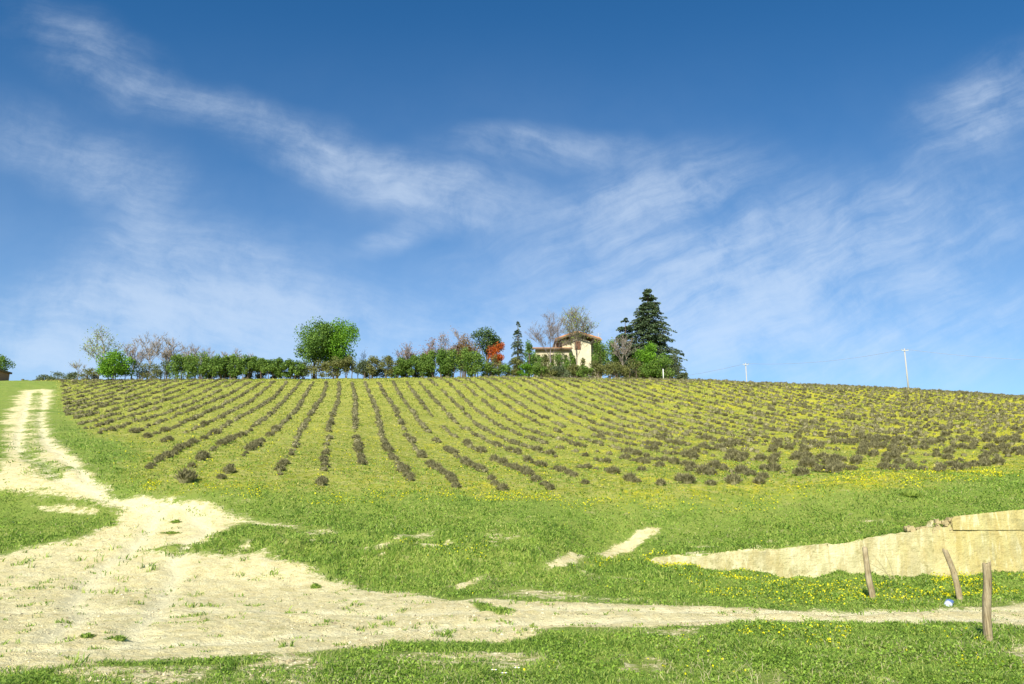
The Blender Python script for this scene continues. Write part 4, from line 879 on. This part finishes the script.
# ------------------------------------------------------------ power line
conc = plain('concrete_pole', (.34, .34, .33), (.44, .43, .41), 2, .8); wirem = plain('wire', (.30, .33, .37), (.36, .38, .42), 1, .6); cer = plain('insulator_glass', (.35, .38, .36), (.5, .52, .5), 2, .3)
def pole(px, Y, ytop, rad, label):
    X, gz = place(px, Y); H = hgt_at(ytop, Y, gz); rt = empty('utility_pole', (X, Y, gz)); tag(rt, label, 'utility pole', 'utility poles behind the hill')
    b = MB(); b.tube([(0, 0, -.5), (0, 0, H)], [rad, rad * .62], 12); b.build('shaft', conc, rt, True)
    b = MB(); b.box(-.55, .55, -.05 - rad, -.002 - rad * .64, H - .42, H - .32); b.build('cross_arm', metal, rt)
    for sx in (-.5, .5):
        b = MB(); b.tube([(sx, -rad * .64 - .03, H - .315), (sx, -rad * .64 - .03, H - .22), (sx, -rad * .64 - .03, H - .10)], [.05, .07, .03], 8); b.build('insulator', cer, rt, True)
    return np.array([X, Y, gz + H - .1])
p1 = pole(909.5, 128, 348.5, .16, 'taller pale concrete utility pole on the skyline towards the right')
p2 = pole(748.5, 150, 363, .15, 'shorter distant pale utility pole right of the giant conifer')
def wire(a, b_, sag, label, rad=.025):
    k = np.linspace(0, 1, 25)[:, None]; pts = a * (1 - k) + b_ * k; pts[:, 2] -= (4 * sag * k * (1 - k))[:, 0]
    m_ = MB(); m_.tube(pts - pts[0], rad, 4); tag(m_.build('power_line', wirem, None, True, tuple(pts[0])), label, 'power line')
d3 = pixdir(1090, 361); Y3 = 118.; p3 = np.array([d3[0] / d3[1] * Y3, Y3, d3[2] / d3[1] * Y3 + EYE])
d4 = pixdir(640, 381); Y4 = 185.; p4 = np.array([d4[0] / d4[1] * Y4, Y4, d4[2] / d4[1] * Y4 + EYE])
wire(p2, p1, .9, 'thin sagging wire strung between the two utility poles'); wire(p1, p3, .5, 'thin wire from the taller pole out past the right edge'); wire(p4, p2, .5, 'thin wire from the shorter pole down behind the giant conifer')
b = MB(); X, gz = place(663.5, 108); hh_ = hgt_at(369, 108, gz); b.tube([(0, 0, -.3), (0, 0, hh_)], .06, 8); tag(b.build('marker_post', plain('white_post', (.7, .7, .66), (.8, .8, .76)), None, True, (X, 108, gz)), 'short white post at the foot of the giant conifer', 'post')

# ------------------------------------------------------------ weathered fence posts by the lane
wood, t = material('weathered_wood')
tcn = t.n('ShaderNodeTexCoord').outputs['Object']; mp = t.n('ShaderNodeMapping', i={'Vector': tcn, 'Scale': (1, 1, .06)}).outputs[0]
gr = t.noise(mp, 60., 6, .7, .5); bl = t.noise(tcn, 5., 4)
c = t.mix(t.rng(gr, .35, .65), (.15, .11, .06), (.42, .34, .20)); c = t.mix(t.rng(bl, .45, .7, 0, .6), c, (.50, .43, .29)); c = t.mix(t.rng(gr, .30, .38, .8, 0), c, (.05, .04, .03))
finish(t, c, .95, gr, .9, .01, spec=.1)
def post(bx, by, tx, ty, r0, r1, seed, label, bend=0., cut=.03):
    r = np.random.RandomState(seed); X, Y = hitpix(bx, by); gz = G1(X, Y); Z0 = gz - EYE
    dpt = Y * math.cos(PITCH) + Z0 * math.sin(PITCH)
    d = pixdir(tx, ty); k = (Y + .02) / d[1]; top = np.array([d[0] * k - X, .02, d[2] * k + EYE - gz])
    n = 26; seg = 22; kk = np.linspace(0, 1, n); b = MB(); th = np.arange(seg) * 2 * np.pi / seg; vs = []
    knots = [(r.uniform(.15, .9), r.uniform(0, 6.28), r.uniform(.1, .22)) for _ in range(4)]
    for i, u in enumerate(kk):
        c_ = top * u + np.array([bend * math.sin(u * 3.14) + .004 * math.sin(u * 9 + seed), .005 * math.sin(u * 6), -.25 * (1 - u) ** 6 if u < .2 else 0]); rad = r0 + (r1 - r0) * u
        rr_ = rad * (1 + .07 * np.sin(3 * th + seed + u * 2) + .05 * np.sin(7 * th + u * 3 + seed) + .06 * (vnoise(th * 3, th * 0 + u * 9, seed) - .5))
        for (ku, ka, kh) in knots: rr_ = rr_ + rad * kh * np.exp(-((u - ku) / .03) ** 2 - ((np.angle(np.exp(1j * (th - ka)))) / .4) ** 2)
        rr_ = rr_ * (1 + .25 * max(0, .06 - u) / .06)
        z = np.full(seg, c_[2]) + (cut * np.cos(th + seed) + .015 * r.uniform(-1, 1, seg) if i == n - 1 else 0)
        vs.append(np.stack([c_[0] + rr_ * np.cos(th), c_[1] + rr_ * np.sin(th), z], -1))
    v = np.vstack(vs + [np.array([[top[0], top[1], top[2] - .02]])]); I = np.arange(n - 1)[:, None] * seg; J = np.arange(seg)[None]; J2 = (J + 1) % seg
    b.add(v, [((n - 1) * seg + j, (n - 1) * seg + (j + 1) % seg, n * seg) for j in range(seg)], np.stack([I + J, I + J2, I + seg + J2, I + seg + J], -1).reshape(-1, 4))
    return tag(b.build('wooden_post', wood, None, True, (X, Y, gz)), label, 'post', 'old wooden posts beside the lane')
post(988, 644.5, 986.5, 563, .054, .050, 1, 'thick upright weathered wooden post in the grass on the near side of the lane', 0, .012)
post(874.5, 601, 865, 548.5, .062, .046, 2, 'weathered wooden post before the pale wall, leaning left, with a bent top', -.035, .05)
post(961, 600, 945, 550, .058, .048, 3, 'weathered wooden post leaning left on the mound by the blue litter', .02, .03)

# crumpled blue and white litter at the foot of the mound
X, Y = hitpix(949, 606); gz = G1(X, Y)
bmx = MB(); r = np.random.RandomState(9); gx, gy = np.meshgrid(np.linspace(-1, 1, 12), np.linspace(-1, 1, 9)); hz_ = .06 * np.cos(gx * 1.3) * np.cos(gy * 1.3) + .035 * fbm(gx, gy, 3, 3, 3) + .02
top_ = np.stack([gx * .13 + .01 * np.sin(gy * 8), gy * .07 + gx * .03, hz_], -1).reshape(-1, 3); I = np.arange(108).reshape(9, 12); q = np.stack([I[:-1, :-1], I[:-1, 1:], I[1:, 1:], I[1:, :-1]], -1).reshape(-1, 4)
bot_ = top_.copy(); bot_[:, 2] = -.01; e_ = np.concatenate([I[0, :], I[1:, -1], I[-1, :-1][::-1], I[1:-1, 0][::-1]]); e2 = np.roll(e_, -1)
bmx.add(np.vstack([top_, bot_]), f4=np.vstack([q, q[:, ::-1] + 108, np.stack([e2, e_, e_ + 108, e2 + 108], -1)]))
lm, t = material('litter_plastic'); tcn = t.n('ShaderNodeTexCoord').outputs['Object']; sx = t.n('ShaderNodeSeparateXYZ', i={0: tcn}).outputs[0]
finish(t, t.mix(t.rng(t.m('ADD', sx, t.m('MULTIPLY', t.noise(tcn, 20.), .05)), -.01, .02), (.50, .54, .60), (.10, .17, .36)), .4, spec=.4)
lo = bmx.build('plastic_litter', lm, None, True, (X, Y, gz + .01)); lo.rotation_euler = (R(12), R(-16), R(35)); tag(lo, 'small crumpled blue and white plastic litter at the foot of the leaning post', 'litter')

# dry stalks leaning before the wall
X, Y = hitpix(893, 579.5); st_ = empty('dry_stalks', (X, Y, G1(X, Y))); tag(st_, 'thin dry stalks leaning against the pale wall right of the bent post', 'dry plant')
for k, (dx, hz_) in enumerate([(-.42, .62), (-.18, .70), (-.60, .40), (.12, .36)]):
    b = MB(); b.tube([(.06 * k, 0, -.05), (.06 * k + dx * .5, .02, hz_ * .55), (.06 * k + dx, .06, hz_)], [.011, .008, .004], 5); b.build('stalk', straw, st_)
# weeds on the bare ground
def weed(px, py, w_, h_, label, leaf='fresh', n=120, seed=1, name='weed_tuft'):
    r = np.random.RandomState(seed); X, Y = hitpix(px, py); d = mpp(Y); v_, f4_, f3_ = None, None, None
    b = MB(); n_ = n; h_ = h_ * .8; a = r.uniform(0, 6.28, n_); rad = r.uniform(0, 1, n_) * w_ * d / 2 * (.5 + .5 * vnoise(a * 1.5, a * 0, seed))
    bx = np.stack([np.cos(a) * rad, np.sin(a) * rad * .9, 0 * a], -1); hh = h_ * d * r.uniform(.5, 1.1, n_) * (1.1 - .6 * rad / rad.max())
    tip = bx * 1.25 + np.stack([r.normal(0, .03, n_), r.normal(0, .03, n_), hh], -1); sd_ = np.stack([np.cos(a + 1.3), np.sin(a + 1.3), 0 * a], -1) * .012 * (1 + Y * .03)
    m_ = bx * .4 + tip * .6; b.add(np.stack([bx - sd_ * .5, m_ - sd_, tip, m_ + sd_], 1).reshape(-1, 3), f4=np.arange(4 * n_).reshape(-1, 4))
    ncd = n * 2; cq = r.normal(0, .42, (7, 2)) * w_ * d / 2; kq = r.randint(0, 7, ncd); q_ = np.zeros((ncd, 3)); q_[:, :2] = cq[kq] * r.uniform(0, 1.1, (ncd, 1)) + r.normal(0, .10, (ncd, 2)) * w_ * d / 2; q_[:, 2] = r.uniform(0, 1, ncd) ** 1.5 * h_ * d * (.35 + .65 * (kq % 3) / 2); b.cards(q_, .012 + .0012 * Y, .6, .6, r)
    return tag(b.build(name, gmats if leaf == 'mid' else LEAF[leaf], None, False, (X, Y, G1(X, Y) - .01)), label, 'weed')

weed(87, 636.5, 15, 5, 'small green weed tuft on the pale track, left of a bigger one', 'mid', 140, 1)
weed(118, 637, 24, 6, 'bigger green weed tuft on the pale track at the lower left', 'mid', 260, 2)
weed(176, 524, 14, 4, 'green weed tuft alone in the middle of the track bend', 'mid', 160, 3)
weed(171, 535, 26, 3, 'flat green weed patch just below the tuft in the track bend', 'mid', 220, 4)
weed(910, 496, 30, 8, 'greyish green bushy weed on the bank above the wall', 'pale', 300, 5)
weed(470, 530, 12, 5, 'dark green weed on the grassy lip in the middle', 'mid', 150, 6)
weed(316, 588, 14, 6, 'small weed at the upper edge of the lane left of centre', 'mid', 150, 7)
# white daisies near the bottom
for k, (x, y, lb) in enumerate([(494, 677, 'leftmost of three small white flowers in the near grass'), (504, 679.5, 'lowest of three small white flowers in the near grass'), (517, 675, 'rightmost of three small white flowers in the near grass')]):
    X, Y = hitpix(x, y); g_ = G1(X, Y); rt = empty('daisy', (X, Y, g_)); tag(rt, lb, 'flower', 'white flowers in the near grass')
    b = MB(); b.tube([(0, 0, -.01), (0, 0, .10)], .003, 5); b.build('stem', LEAF['fresh'], rt)
    b = MB()
    for j in range(12):
        a = j * math.pi / 6; c_, s2 = math.cos(a), math.sin(a); b.add([(c_ * .006, s2 * .006, .101), (c_ * .022 - s2 * .006, s2 * .022 + c_ * .006, .108), (c_ * .036, s2 * .036, .104), (c_ * .022 + s2 * .006, s2 * .022 - c_ * .006, .108)], f4=[(0, 3, 2, 1)])
    pm = b.build('petals', whitep if k else plain('white_petals', (.8, .8, .78), (.85, .85, .82)), rt); whitep = pm.data.materials[0]
    b = MB(); b.tube([(0, 0, .100), (0, 0, .112)], [.010, .006], 8); b.build('flower_centre', yel, rt)
